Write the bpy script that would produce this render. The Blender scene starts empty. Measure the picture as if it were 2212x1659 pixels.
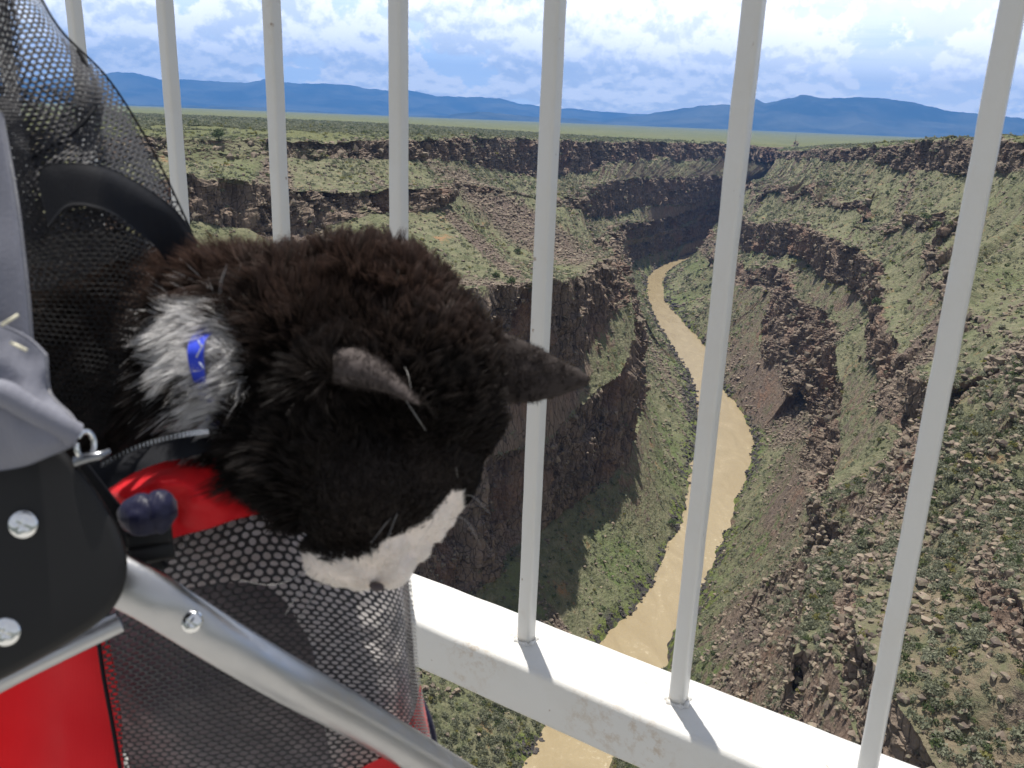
import bpy, math, random
import numpy as np
from mathutils import Vector, Matrix
random.seed(7); rng = np.random.default_rng(7)
sc = bpy.context.scene; C = sc.collection
rad = math.radians

# ------------------------------------------------------------- camera
FPX = 861.0; PITCH = rad(17.15); ROLL = rad(2.1)
F = np.array([0, math.cos(PITCH), -math.sin(PITCH)])
R0 = np.array([1.0, 0, 0]); U0 = np.array([0, math.sin(PITCH), math.cos(PITCH)])
RT = R0*math.cos(ROLL)+U0*math.sin(ROLL); UP = -R0*math.sin(ROLL)+U0*math.cos(ROLL)
cam = bpy.data.objects.new('camera', bpy.data.cameras.new('camera')); C.objects.link(cam)
cam.matrix_world = Matrix([[RT[i], UP[i], -F[i], 0] for i in range(3)]+[[0, 0, 0, 1]])
cam.data.lens = FPX/1024*36; cam.data.sensor_width = 36
cam.data.clip_start = 0.02; cam.data.clip_end = 90000
cam.data.dof.use_dof = True; cam.data.dof.focus_distance = 3.0; cam.data.dof.aperture_fstop = 20
sc.camera = cam

# ------------------------------------------------------------- sun, sky, exposure
SUN_AZ = rad(-14); SUN_EL = rad(77.5)
S = Vector((math.sin(SUN_AZ)*math.cos(SUN_EL), math.cos(SUN_AZ)*math.cos(SUN_EL), math.sin(SUN_EL)))
sun = bpy.data.objects.new('sun', bpy.data.lights.new('sun', 'SUN')); C.objects.link(sun)
sun.data.energy = 4.8; sun.data.angle = rad(0.53); sun.data.color = (1, 0.95, 0.87)
sun.rotation_euler = S.to_track_quat('Z', 'Y').to_euler()
w = bpy.data.worlds.new('World'); sc.world = w; w.use_nodes = True
def N(nt, t, **kw):
    n = nt.nodes.new(t)
    for k, v in kw.items():
        if k.startswith('i_'):
            n.inputs[int(k[2:]) if k[2:].isdigit() else k[2:].replace('_', ' ')].default_value = v
        else: setattr(n, k, v)
    return n
def lk(nt, a, b): nt.links.new(a, b)
def mathn(nt, op, a, b=None, c=None, clamp=False):
    n = nt.nodes.new('ShaderNodeMath'); n.operation = op; n.use_clamp = clamp
    for i, v in enumerate((a, b, c)):
        if v is None: continue
        if isinstance(v, (int, float)): n.inputs[i].default_value = v
        else: nt.links.new(v, n.inputs[i])
    return n.outputs[0]
def mixc(nt, fac, a, b, mode='MIX'):
    n = nt.nodes.new('ShaderNodeMix'); n.data_type = 'RGBA'; n.blend_type = mode
    for sock, v in ((n.inputs[0], fac), (n.inputs[6], a), (n.inputs[7], b)):
        if isinstance(v, (int, float)): sock.default_value = v
        elif isinstance(v, tuple): sock.default_value = (*v, 1) if len(v) == 3 else v
        else: nt.links.new(v, sock)
    return n.outputs[2]
def mapr(nt, v, a, b, c=0.0, d=1.0, smooth=False):
    n = nt.nodes.new('ShaderNodeMapRange'); n.interpolation_type = 'SMOOTHSTEP' if smooth else 'LINEAR'
    nt.links.new(v, n.inputs[0])
    for i, x in enumerate((a, b, c, d)): n.inputs[i+1].default_value = x
    return n.outputs[0]
def noisen(nt, vec, scale, detail=5, rough=0.55, dist=0.0):
    n = nt.nodes.new('ShaderNodeTexNoise'); n.inputs['Scale'].default_value = scale
    n.inputs['Detail'].default_value = detail; n.inputs['Roughness'].default_value = rough; n.inputs['Distortion'].default_value = dist
    if vec is not None: nt.links.new(vec, n.inputs['Vector'])
    return n.outputs['Fac']
def mapping(nt, vec, scale=(1, 1, 1), loc=(0, 0, 0)):
    n = nt.nodes.new('ShaderNodeMapping'); n.inputs['Scale'].default_value = scale; n.inputs['Location'].default_value = loc
    nt.links.new(vec, n.inputs['Vector']); return n.outputs[0]

def build_world():
    nt = w.node_tree; nt.nodes.clear()
    out = N(nt, 'ShaderNodeOutputWorld'); bg = N(nt, 'ShaderNodeBackground'); bg.inputs[1].default_value = 0.15
    sky = N(nt, 'ShaderNodeTexSky', sky_type='NISHITA', sun_disc=False, sun_elevation=SUN_EL, sun_rotation=SUN_AZ, altitude=2000, air_density=1.0, dust_density=0.6)
    tc = N(nt, 'ShaderNodeTexCoord'); g = tc.outputs['Generated']
    sp = N(nt, 'ShaderNodeSeparateXYZ'); lk(nt, g, sp.inputs[0]); z = sp.outputs[2]; x = sp.outputs[0]
    zz = mathn(nt, 'ADD', mathn(nt, 'MAXIMUM', z, 0.0), 0.045)
    # perspective-correct cloud deck: far clouds flatten towards the horizon
    lz = mathn(nt, 'MULTIPLY', mathn(nt, 'LOGARITHM', zz, 2.718), 1.0)
    cv = N(nt, 'ShaderNodeCombineXYZ'); lk(nt, x, cv.inputs[0]); lk(nt, sp.outputs[1], cv.inputs[1]); lk(nt, lz, cv.inputs[2])
    p1 = mapping(nt, cv.outputs[0], (6.0, 6.0, 0.95), (3.3, 1.2, 0.3))
    p2 = mapping(nt, cv.outputs[0], (6.0, 6.0, 0.95), (3.3, 1.2, 0.3+0.075))
    d1 = noisen(nt, p1, 1.45, 10, 0.60, 0.0); d2 = noisen(nt, p2, 1.45, 10, 0.60, 0.0)
    cover = mapr(nt, d1, 0.40, 0.445, 0, 1, True)
    thick = mapr(nt, d1, 0.5, 0.72, 0, 1)
    lit = mapr(nt, mathn(nt, 'SUBTRACT', d1, d2), -0.055, 0.04, 0, 1, True)
    big = noisen(nt, mapping(nt, g, (2.2, 2.2, 6)), 1.0, 3, 0.5)
    right = mapr(nt, mathn(nt, 'ADD', x, mathn(nt, 'MULTIPLY', z, 1.2)), -0.05, 0.50, 0, 1, True)
    bright = mathn(nt, 'ADD', mathn(nt, 'MULTIPLY', lit, 0.75), mathn(nt, 'MULTIPLY', right, 0.5), clamp=True)
    bright = mathn(nt, 'SUBTRACT', bright, mathn(nt, 'MULTIPLY', thick, 0.18), clamp=True)
    cc = mixc(nt, bright, (6.6, 7.1, 7.9), (12.5, 12.2, 11.8))
    # thin veil of high cloud
    veil = mapr(nt, noisen(nt, mapping(nt, cv.outputs[0], (3, 3, 5), (7, 0, 2)), 1.6, 6, 0.6), 0.30, 0.54, 0.55, 1.0, True)
    low = mixc(nt, mapr(nt, z, 0.0, 0.10, 0, 1), (5.6, 7.6, 10.2), (5.6, 7.2, 9.6))
    base = mixc(nt, mapr(nt, z, 0.1, 0.5, 0.0, 1.0), low, sky.outputs[0])
    base = mixc(nt, mathn(nt, 'MULTIPLY', veil, mathn(nt, 'ADD', mathn(nt, 'MULTIPLY', right, 0.5), 0.42)), base, (9.8, 10.1, 10.4))
    col = mixc(nt, mathn(nt, 'MULTIPLY', cover, 0.93), base, cc)
    # high up and behind (out of the frame) the sky is dimmed to cut fill
    colhi = mixc(nt, mathn(nt, 'ADD', mathn(nt, 'MULTIPLY', cover, 0.3), 0.6), sky.outputs[0], (2.6, 2.6, 2.65))
    col = mixc(nt, mapr(nt, z, 0.13, 0.3, 0, 1), col, colhi)
    back = mapr(nt, sp.outputs[1], -0.2, 0.5, 0, 1, True)
    col = mixc(nt, back, colhi, col)
    ground = mapr(nt, z, -0.06, -0.01, 0, 1)
    col = mixc(nt, ground, (0.9, 1.0, 0.9), col)
    lk(nt, col, bg.inputs[0]); lk(nt, bg.outputs[0], out.inputs[0])
build_world()
sc.view_settings.view_transform = 'Standard'; sc.view_settings.look = 'None'
sc.view_settings.gamma = 1; sc.view_settings.exposure = 0.42
sc.cycles.volume_bounces = 0; sc.cycles.max_bounces = 8; sc.cycles.transparent_max_bounces = 16

# ------------------------------------------------------------- helpers
KK = 1024/2212.0
def ray(X, Y):
    x = X*KK; y = Y*KK
    return F+RT*(x-512)/FPX-UP*(y-384)/FPX
def W(X, Y, z): d = ray(X, Y); return d*(z/d[2])                       # sight line meets the level z
def D(X, Y, r): d = ray(X, Y); return d*r/math.hypot(d[0], d[1])        # ... at horizontal distance r
def Q(X, Y, d): v = ray(X, Y); return v*(d/(v@F))                       # ... at depth d in front of the lens

def _hash(ix, iy, iz, seed):
    h = (ix.astype(np.int64)*374761393+iy.astype(np.int64)*668265263+iz.astype(np.int64)*2147483647+seed*144665) & 0xffffffff
    h = ((h ^ (h >> 13))*1274126177) & 0xffffffff
    h = ((h ^ (h >> 16))*2246822519) & 0xffffffff
    return ((h ^ (h >> 15)) & 0xffff).astype(np.float32)/32767.5-1
def vn(x, y, z, seed=0):
    x, y, z = np.broadcast_arrays(x, y, z)
    ix = np.floor(x); iy = np.floor(y); iz = np.floor(z)
    fx = (x-ix).astype(np.float32); fy = (y-iy).astype(np.float32); fz = (z-iz).astype(np.float32)
    fx = fx*fx*(3-2*fx); fy = fy*fy*(3-2*fy); fz = fz*fz*(3-2*fz)
    o = 0
    for a in (0, 1):
        wa = fx if a else 1-fx
        for b in (0, 1):
            wb = fy if b else 1-fy
            for c in (0, 1):
                wc = fz if c else 1-fz
                o = o+wa*wb*wc*_hash(ix+a, iy+b, iz+c, seed)
    return o
def fbm(x, y, z, seed=0, o=4, g=0.5):
    t = 0; a = 1; n = 0
    for i in range(o):
        t = t+a*vn(x*2**i+i*17.3, y*2**i+i*7.7, z*2**i+i*3.1, seed+i); n += a; a *= g
    return t/n

def new_mesh(name, V, faces, mat=None, parent=None, smooth=True, attrs=None, link=True):
    """faces: int array (n,3) or (n,4), or list of such arrays"""
    me = bpy.data.meshes.new(name)
    V = np.asarray(V, np.float32)
    fl = faces if isinstance(faces, list) else [faces]
    fl = [np.asarray(f, np.int32) for f in fl if len(f)]
    nl = sum(f.size for f in fl); nf = sum(len(f) for f in fl)
    me.vertices.add(len(V)); me.vertices.foreach_set('co', V.ravel())
    me.loops.add(nl); me.loops.foreach_set('vertex_index', np.concatenate([f.ravel() for f in fl]))
    tot = np.concatenate([np.full(len(f), f.shape[1], np.int32) for f in fl])
    st = np.concatenate([[0], np.cumsum(tot)[:-1]]).astype(np.int32)
    me.polygons.add(nf); me.polygons.foreach_set('loop_start', st); me.polygons.foreach_set('loop_total', tot)
    me.polygons.foreach_set('use_smooth', np.full(nf, smooth))
    for k, a in (attrs or {}).items():
        a = np.asarray(a, np.float32)
        if a.ndim == 1:
            at = me.attributes.new(k, 'FLOAT', 'POINT'); at.data.foreach_set('value', a)
        else:
            at = me.attributes.new(k, 'FLOAT_VECTOR', 'POINT'); at.data.foreach_set('vector', a.ravel())
    me.update(calc_edges=True); me.validate(clean_customdata=False)
    o = bpy.data.objects.new(name, me)
    if mat: me.materials.append(mat)
    if link: C.objects.link(o)
    if parent: o.parent = parent
    return o
def grid_faces(nu, nv, off=0):
    i = np.arange(nu*nv).reshape(nu, nv)
    return np.stack([i[:-1, :-1], i[1:, :-1], i[1:, 1:], i[:-1, 1:]], -1).reshape(-1, 4)+off
def tag(o, label=None, cat=None, group=None, kind=None):
    for k, v in (('label', label), ('category', cat), ('group', group), ('kind', kind)):
        if v: o[k] = v
    return o
def empty(name, loc):
    o = bpy.data.objects.new(name, None); C.objects.link(o); o.location = loc; o.empty_display_size = 0.1
    return o
def mat(name, col, rough=0.6, metal=0.0, spec=0.5, sheen=0.0):
    m = bpy.data.materials.new(name); m.use_nodes = True; b = m.node_tree.nodes['Principled BSDF']
    b.inputs['Base Color'].default_value = (*col, 1); b.inputs['Roughness'].default_value = rough
    b.inputs['Metallic'].default_value = metal; b.inputs['Specular IOR Level'].default_value = spec
    b.inputs['Sheen Weight'].default_value = sheen
    return m
def bsdf(m): return m.node_tree.nodes['Principled BSDF']
def attr(nt, name, out='Fac'):
    n = nt.nodes.new('ShaderNodeAttribute'); n.attribute_name = name; return n.outputs[out]
def bump(m, h, strength=0.5, dist=0.01):
    nt = m.node_tree; b = nt.nodes.new('ShaderNodeBump'); b.inputs['Strength'].default_value = strength; b.inputs['Distance'].default_value = dist
    nt.links.new(h, b.inputs['Height']); nt.links.new(b.outputs[0], bsdf(m).inputs['Normal'])

# ------------------------------------------------------------- terrain
RES = 1.0
ex = lambda *a: np.array(a, float)
LEFT = [
 [ex(-14, 90, -176), ex(-90, 120, -140), ex(-98, 122, -105), ex(-104, 124, -98), ex(-114, 126, -60), ex(-170, 150, -40), ex(-176, 152, -30), ex(-230, 170, -22), ex(-250, 175, -13)],
 [ex(0, 170, -176), ex(-44, 206, -145), ex(-50, 211, -105), ex(-56, 215, -98), ex(-60, 222, -52), D(330, 480, 300), D(330, 390, 306), D(330, 345, 403), D(330, 293, 415)],
 [W(1170, 1640, -176), ex(-8, 236, -150), ex(-14, 240, -105), ex(-18, 244, -98), D(1060, 640, 255), D(580, 505, 330), D(580, 400, 336), D(580, 345, 412), D(580, 300, 425)],
 [W(1317, 1387, -176), ex(22, 287, -146), D(1230, 960, 288), D(1232, 810, 292), D(1255, 608, 295), D(930, 450, 400), D(930, 395, 406), D(860, 345, 489), D(860, 303, 502)],
 [W(1415, 1290, -176), W(1290, 1090, -146), D(1310, 870, 316), D(1300, 795, 322), D(1262, 590, 330), D(1000, 410, 520), D(1000, 395, 524), D(985, 360, 635), D(985, 300, 650)],
 [W(1451, 1180, -176), W(1380, 1005, -141), D(1376, 790, 344), D(1335, 700, 350), D(1300, 565, 368), D(1110, 430, 560), D(1105, 420, 563), D(1060, 370, 764), D(1060, 300, 780)],
 [W(1490, 1100, -176), W(1385, 870, -142), D(1372, 690, 398), D(1350, 650, 406), D(1312, 560, 430), D(1200, 440, 610), D(1195, 430, 613), D(1197, 384, 942), D(1200, 303, 960)],
 [W(1514, 851, -176), W(1362, 655, -142), D(1345, 570, 640), D(1335, 556, 655), D(1318, 500, 675), D(1272, 468, 860), D(1270, 402, 866), D(1375, 352, 1182), D(1380, 307, 1200)],
 [W(1411, 678, -176), D(1352, 585, 900), D(1346, 528, 910), D(1352, 515, 925), D(1358, 478, 935), D(1335, 464, 1000), D(1332, 387, 1006), D(1468, 350, 1312), D(1470, 309, 1330)],
 [W(1402, 601, -176), D(1380, 562, 1050), D(1376, 526, 1058), D(1388, 516, 1070), D(1400, 480, 1078), D(1420, 443, 1130), D(1418, 384, 1135), D(1538, 348, 1372), D(1540, 310, 1390)],
 [W(1440, 573, -176), D(1450, 538, 1190), D(1460, 498, 1200), D(1466, 489, 1212), D(1476, 457, 1220), D(1500, 444, 1250), D(1502, 381, 1255), D(1598, 350, 1462), D(1600, 312, 1480)],
 [W(1494, 551, -176), D(1525, 522, 1290), D(1535, 464, 1300), D(1542, 456, 1315), D(1552, 432, 1325), D(1560, 415, 1340), D(1575, 378, 1346), D(1648, 352, 1532), D(1650, 315, 1550)],
 [ex(350, 1350, -176), D(1590, 500, 1470), D(1600, 455, 1476), D(1605, 450, 1485), D(1620, 430, 1495), D(1630, 415, 1510), D(1642, 385, 1516), D(1712, 352, 1662), D(1715, 318, 1680)],
 [ex(560, 1500, -176), ex(540, 1560, -140), ex(538, 1566, -110), ex(536, 1570, -105), ex(534, 1576, -80), ex(530, 1590, -70), ex(528, 1596, -55), ex(530, 1720, -45), ex(532, 1740, -22)],
]
RIGHT = [
 [ex(8, 60, -176), ex(45, 55, -135), ex(47, 55, -122), ex(54, 55, -112), ex(60, 57, -86), ex(80, 62, -66), ex(83, 62, -58), ex(125, 60, -30), ex(150, 60, -4)],
 [ex(20, 130, -176), D(1650, 1900, 105), D(1690, 1700, 110), D(1850, 1600, 118), D(1880, 1430, 122), D(2190, 1500, 112), D(2215, 1380, 116), ex(140, 100, -36), ex(175, 98, -4)],
 [W(1305, 1659, -176), D(1700, 1590, 147), D(1730, 1345, 151), D(1800, 1300, 155), D(1830, 1200, 160), D(2140, 1230, 158), D(2160, 1130, 162), ex(170, 150, -38), ex(200, 145, -4)],
 [W(1425, 1429, -176), D(1740, 1240, 200), D(1760, 1130, 203), D(2020, 1095, 190), D(2035, 880, 195), D(2180, 800, 222), D(2190, 735, 226), ex(215, 240, -32), ex(235, 235, -3)],
 [W(1541, 1207, -176), W(1790, 1010, -136), D(1815, 940, 345), D(1900, 820, 350), D(1925, 730, 354), D(2020, 610, 370), D(2040, 560, 374), D(2278, 400, 455), D(2280, 306, 470)],
 [W(1620, 967, -176), W(1745, 850, -147), D(1800, 740, 455), D(1890, 668, 470), D(1905, 566, 475), D(2030, 480, 470), D(2040, 455, 473), D(2128, 388, 555), D(2130, 306, 570)],
 [W(1604, 904, -176), W(1725, 790, -146), D(1760, 700, 510), D(1855, 640, 515), D(1872, 552, 520), D(1960, 450, 530), D(1965, 425, 534), D(1988, 372, 664), D(1990, 308, 680)],
 [W(1554, 837, -176), W(1690, 735, -141), D(1740, 645, 570), D(1775, 596, 590), D(1795, 508, 594), D(1890, 430, 620), D(1895, 400, 624), D(1898, 365, 773), D(1900, 318, 790)],
 [W(1524, 758, -176), D(1680, 640, 640), D(1690, 575, 646), D(1740, 560, 650), D(1745, 488, 656), D(1810, 410, 700), D(1815, 385, 704), D(1848, 356, 882), D(1850, 321, 900)],
 [W(1478, 705, -176), D(1610, 640, 745), D(1618, 570, 750), D(1660, 550, 770), D(1665, 478, 776), D(1730, 410, 830), D(1735, 395, 835), D(1788, 352, 1020), D(1790, 322, 1040)],
 [W(1431, 651, -176), D(1575, 606, 880), D(1590, 555, 886), D(1600, 540, 900), D(1612, 470, 908), D(1660, 415, 960), D(1664, 400, 965), D(1738, 350, 1170), D(1740, 325, 1190)],
 [W(1438, 591, -176), D(1522, 545, 1050), D(1545, 505, 1056), D(1560, 495, 1070), D(1585, 440, 1080), D(1620, 405, 1120), D(1624, 392, 1125), D(1703, 350, 1320), D(1705, 326, 1340)],
 [ex(262, 1195, -176), D(1565, 520, 1215), D(1582, 480, 1220), D(1592, 472, 1228), D(1612, 435, 1236), D(1640, 405, 1260), D(1645, 390, 1265), D(1698, 352, 1480), D(1700, 326, 1500)],
 [ex(560, 1440, -176), ex(580, 1400, -140), ex(582, 1395, -115), ex(590, 1390, -110), ex(594, 1388, -85), ex(610, 1380, -75), ex(612, 1378, -60), ex(630, 1370, -45), ex(640, 1360, -24)],
]
for _i, _s in ((1, 6), (2, 8), (3, 9), (4, 9), (5, 6)):     # the lower cliffs stand a little further back from the river
    for _l, _k in ((1, 1), (2, 1), (3, 1), (4, 0.35)): LEFT[_i][_l] = LEFT[_i][_l]+np.array([-_s*_k, 0.1*_s*_k, 0])
def horizon_z(x, y, r):            # height of the plain far out, falling gently to the right
    az = math.degrees(math.atan2(x, y))
    return -r*math.tan(rad(float(np.interp(az, [-60, -22, 30, 60], [0.07, 0.085, 0.255, 0.27]))))
def add_plain(st, side):
    for row in st:
        p = row[8]; r = math.hypot(p[0], p[1]); u = p[:2]/r
        rows = []
        for rr, t in ((r+45, None), (2600, 0.35), (14000, 1.0)):
            if t is None: rows.append(np.array([*(u*rr), p[2]+0.4]))
            else:
                zf = horizon_z(*(u*14000), 14000)
                if side > 0: zf = min(zf, p[2]-8)
                rows.append(np.array([*(u*rr), p[2]*(1-t)+zf*t]))
        row.extend(rows)
add_plain(LEFT, -1); add_plain(RIGHT, 1)
ROWS = [150, 130, 34, 130, 130, 60, 84, 80, 22, 56, 44]
TAL = {0, 4, 6}
def catmull(P, t):
    n = len(P); i = np.clip(np.floor(t).astype(int), 0, n-2); f = (t-i)[:, None]
    p1 = P[i]; p2 = P[i+1]; p0 = P[np.clip(i-1, 0, n-1)]; p3 = P[np.clip(i+2, 0, n-1)]
    m1 = (p2-p0)*0.42; m2 = (p3-p1)*0.42
    # limit the tangents so that unequal station spacing does not overshoot
    L = np.linalg.norm(p2-p1, axis=1, keepdims=True)+1e-6
    for m in (m1, m2):
        l = np.linalg.norm(m, axis=1, keepdims=True); m *= np.minimum(1, 1.1*L/np.maximum(l, 1e-6))
    f2 = f*f; f3 = f2*f
    return (2*f3-3*f2+1)*p1+(f3-2*f2+f)*m1+(-2*f3+3*f2)*p2+(f3-f2)*m2
def sweep(st, seed, side):
    st = np.array(st)                       # stations x levels x 3
    ns, nl, _ = st.shape
    mid = st[:, 3]; seg = np.linalg.norm(np.diff(mid, axis=0), axis=1)
    segr = np.array([min(np.hypot(st[i, :9, 0], st[i, :9, 1]).mean(), np.hypot(st[i+1, :9, 0], st[i+1, :9, 1]).mean()) for i in range(ns-1)])
    wgt = np.linalg.norm(np.diff(st[:, :9], axis=0), axis=2).max(1)/segr**0.9
    cnt = np.maximum(20, (wgt/wgt.sum()*1250*RES)).astype(int)
    t = np.concatenate([i+np.arange(c)/c for i, c in enumerate(cnt)]+[[ns-1.0]])
    sl = np.interp(t, np.arange(ns), np.concatenate([[0], np.cumsum(seg)]))
    G = np.stack([catmull(st[:, l], t) for l in range(nl)], 1)       # nt x levels x 3
    Lr = np.concatenate([i+np.arange(int(c*RES))/int(c*RES) for i, c in enumerate(ROWS)]+[[nl-1.0]])
    # cliff bands come and go: talus buries them in places
    STR = (0.30, 0.35, 0.8, 0.25) if side < 0 else (1.0, 0.95, 1.0, 0.45)
    G0 = G.copy()
    for q, b in enumerate((1, 3, 5, 7)):
        e0, e1 = max(b-1, 0), min(b+2, 8)
        l = [np.linalg.norm(G0[:, j+1]-G0[:, j], axis=1) for j in range(e0, e1)]
        cum = np.cumsum([0*l[0]]+l, axis=0); tot = cum[-1]+1e-6
        k = vn(sl/48, sl*0+b*9.1, sl*0, seed+50)*0.8+vn(sl/19, sl*0+b*5.3, sl*0, seed+51)*0.4
        k = np.clip((k+(0.12 if side < 0 and b != 5 else 0.3))/0.5, 0, 1)*STR[q]
        if side > 0 and b == 3: k = k*np.clip(np.abs(t-6.8)-2.2, 0, 1)
        if side < 0 and b == 5: k = k*np.clip(np.abs(t-8.9)-1.9, 0, 1)
        if side < 0 and b in (1, 3): k = k*np.clip(np.abs(t-3.5)-1.8, 0, 1)
        for j in (b, b+1):
            if j >= 8: continue
            fr = (cum[j-e0]/tot)[:, None]
            Sx = G0[:, e0]*(1-fr)+G0[:, e1]*fr
            G[:, j] = G0[:, j]*(1-k[:, None]*0.95)+Sx*k[:, None]*0.95
    SL, LL = np.meshgrid(sl, Lr, indexing='ij')
    fade = np.clip((LL-(0.35 if side < 0 else 0.0))/0.9, 0, 1)*np.clip((8.15-LL)/0.5, 0, 1)
    calm = np.clip(np.abs(t-(6.8 if side > 0 else 8.9))-2.2, 0, 1)*0.7+0.3
    warp = calm[:, None]*0.62*vn(SL/42, LL*0.9, 0*SL, seed)+calm[:, None]*0.34*vn(SL/15, LL*1.6, 0*SL, seed+1)+0.16*vn(SL/5, LL*3, 0*SL, seed+2)
    Lw = LL+warp*fade*0.8
    Lw = np.where((LL <= 8) | (LL > 8.3), Lw, LL); Lw = np.clip(Lw, 0, nl-1)
    Lw = np.maximum.accumulate(Lw, axis=1)
    i0 = np.clip(np.floor(Lw).astype(int), 0, nl-2); f = Lw-i0
    ii = np.arange(len(t))[:, None]
    A = G[ii, i0]; B = G[ii, i0+1]
    # the plain: even steps in log distance
    Ra = np.hypot(A[..., 0], A[..., 1]); Rb = np.hypot(B[..., 0], B[..., 1])
    far = i0 >= 9
    rr = Ra*(Rb/np.maximum(Ra, 1))**f; ff = np.where(far, (rr-Ra)/np.maximum(Rb-Ra, 1), f)
    Pn = A*(1-ff[..., None])+B*ff[..., None]
    # talus is concave
    for b, sag in ((0, 0.05), (4, 0.07), (6, 0.05)):
        m = i0 == b
        ln = np.linalg.norm(B-A, axis=2)
        Pn[..., 2] -= np.where(m, np.sin(np.pi*f)*ln*sag, 0)
    gu = np.gradient(Pn, axis=0); gv = np.gradient(Pn, axis=1)
    n = np.cross(gu, gv); n /= np.linalg.norm(n, axis=2, keepdims=True)+1e-9
    if n[..., 2].mean() < 0: n = -n
    area = np.linalg.norm(np.cross(gu, gv), axis=2)
    # smooth cliff mask from the steepness of the base shape
    steep = np.clip((0.86-np.abs(n[..., 2]))/0.3, 0, 1)
    cl = np.where((i0 % 2 == 1) & (i0 < 8), 1.0, 0.0)
    cl = np.where(cl > 0, np.minimum(1, np.minimum(f, 1-f)*7+0.35), 0)*(0.15+0.85*steep)
    x, y, z = Pn[..., 0], Pn[..., 1], Pn[..., 2]
    inner = np.where(LL > 8.6, np.clip(1-(LL-8.6)/0.4, 0, 1), 1)
    hn = n.copy(); hn[..., 2] *= 0.35; hn /= np.linalg.norm(hn, axis=2, keepdims=True)+1e-9
    rng_ = np.hypot(x, y); big = np.clip(rng_/300, 0.45, 1.15 if side < 0 else 1.6)
    rid = lambda v: 1-2*np.abs(v)
    b1 = rid(vn(x/34, y/34, z/120, seed+5))*4.5+rid(vn(x/14, y/14, z/60, seed+6))*2.6
    b2 = rid(vn(x/5.5, y/5.5, z/16, seed+7))*1.5+vn(x/2.4, y/2.4, z/5, seed+8)*0.9+vn(x/9, y/9, z/2.6, seed+9)*0.8
    wx, wy, wz = x+2*vn(x/7, y/7, z/7, seed+40), y+2*vn(x/7, y/7, z/7, seed+41), z+3*vn(x/9, y/9, z/9, seed+42)
    blk = lambda a, h, sd: _hash(np.floor(wx/a), np.floor(wy/a), np.floor(wz/h), sd)
    b2 = b2+(1.7*blk(5.5, 17, seed+43)+1.0*blk(2.6, 7, seed+44)+0.5*blk(1.3, 2.2, seed+45))*np.clip(rng_/260, 0.55, 1.6)
    b3 = vn(x/1.2, y/1.2, z/1.6, seed+10)*0.45
    dc = (b1*big*(1 if side < 0 else 0.65)+b2*(1 if side < 0 else 0.8)+b3-1.5-(3.6 if side < 0 else 1.2)*big)*cl
    Pn += hn*(dc*inner)[..., None]
    tal = (1-cl)*np.clip(LL/0.4, 0.15, 1)
    hd = 2.6*vn(x/38, y/38, 0*z, seed+11)+1.1*vn(x/14, y/14, 0*z, seed+12)+0.5*vn(x/4, y/4, z/4, seed+13)+0.28*vn(x/1.6, y/1.6, z/1.6, seed+14)
    # gullies running downhill
    gl = np.maximum(0, rid(vn(SL/26, LL*0.35, 0*SL, seed+15))-0.55)*-5.0*np.sin(np.pi*np.clip(f, 0, 1))
    out = np.where(LL > 9, np.clip(1-(LL-9)/0.3, 0.15, 1), 1)
    Pn[..., 2] += tal*hd*out+np.where((LL > 0.3) & (LL < 8), tal*gl, 0)
    Pn += n*(np.where(LL < 0.4, 2.0*vn(x/9, y/9, 0*z, seed+20)+1.2*vn(x/3.5, y/3.5, 0*z, seed+21), 0)*np.clip(1-LL/0.4, 0, 1))[..., None]*np.array([1, 1, .15])
    # masks
    streak = vn(SL/11, LL*0.5, 0*SL, seed+30)+0.6*vn(SL/32, LL*0.4, 0*SL, seed+31)+0.25*vn(SL/3, LL*6, 0*SL, seed+32)
    scree = np.clip((streak-0.62)/0.22, 0, 1)*np.where((LL < 8) & (LL > 0.05), 1, 0)
    def zone(X, Y, rx, ry, rot=0, soft=0.5):
        # a patch of the slope, found where it lies
        gx = (x*RT[0]+y*RT[1]+z*RT[2]); gd = (x*F[0]+y*F[1]+z*F[2]); gy = (x*UP[0]+y*UP[1]+z*UP[2])
        px = (512+FPX*gx/np.maximum(gd, 1))/KK-X; py = (384-FPX*gy/np.maximum(gd, 1))/KK-Y
        c, s = math.cos(rad(rot)), math.sin(rad(rot))
        q = np.hypot((px*c+py*s)/rx, (-px*s+py*c)/ry)+0.35*vn(x/20, y/20, z/20, 77)
        return np.clip((1-q)/soft+0.5, 0, 1)
    if side > 0:
        scree = np.maximum(scree, np.maximum(zone(1660, 860, 150, 75, 48), zone(1700, 1060, 110, 40, 100)))
        scree = np.maximum(scree, zone(1600, 1420, 110, 60, 100))
    else:
        scree = np.maximum(scree, np.maximum(zone(1120, 480, 190, 36, 32), zone(1030, 520, 150, 12, 42)))
    shore = np.clip((0.2+0.12*vn(SL/12, LL*0, 0*SL, seed+33)-LL)/0.07, 0, 1)
    green = np.clip((vn(SL/30, LL*1.2, 0*SL, seed+34)+0.4*vn(SL/8, LL*5, 0*SL, seed+35)-0.1)/0.4, 0, 1)*np.clip((1.05-LL)/0.5, 0, 1)
    veg = fbm(x/60, y/60, z/60, seed+36, 3)
    stony = np.clip((260-rng_)/60, 0, 1)*np.where(LL > 1.2, 1, 0)*(side > 0)*np.clip(0.6+0.9*vn(x/22, y/22, z/22, seed+37), 0, 1)
    at = {'stony': stony.ravel(), 'scree': scree.ravel(), 'shore': shore.ravel(), 'green': green.ravel(), 'level': Lw.ravel(), 'cliff': cl.ravel()}
    gu = np.gradient(Pn, axis=0); gv = np.gradient(Pn, axis=1)
    nn = np.cross(gu, gv); ar = np.linalg.norm(nn, axis=2); nz = np.abs(nn[..., 2])/(ar+1e-9)
    V = Pn.reshape(-1, 3)
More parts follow.
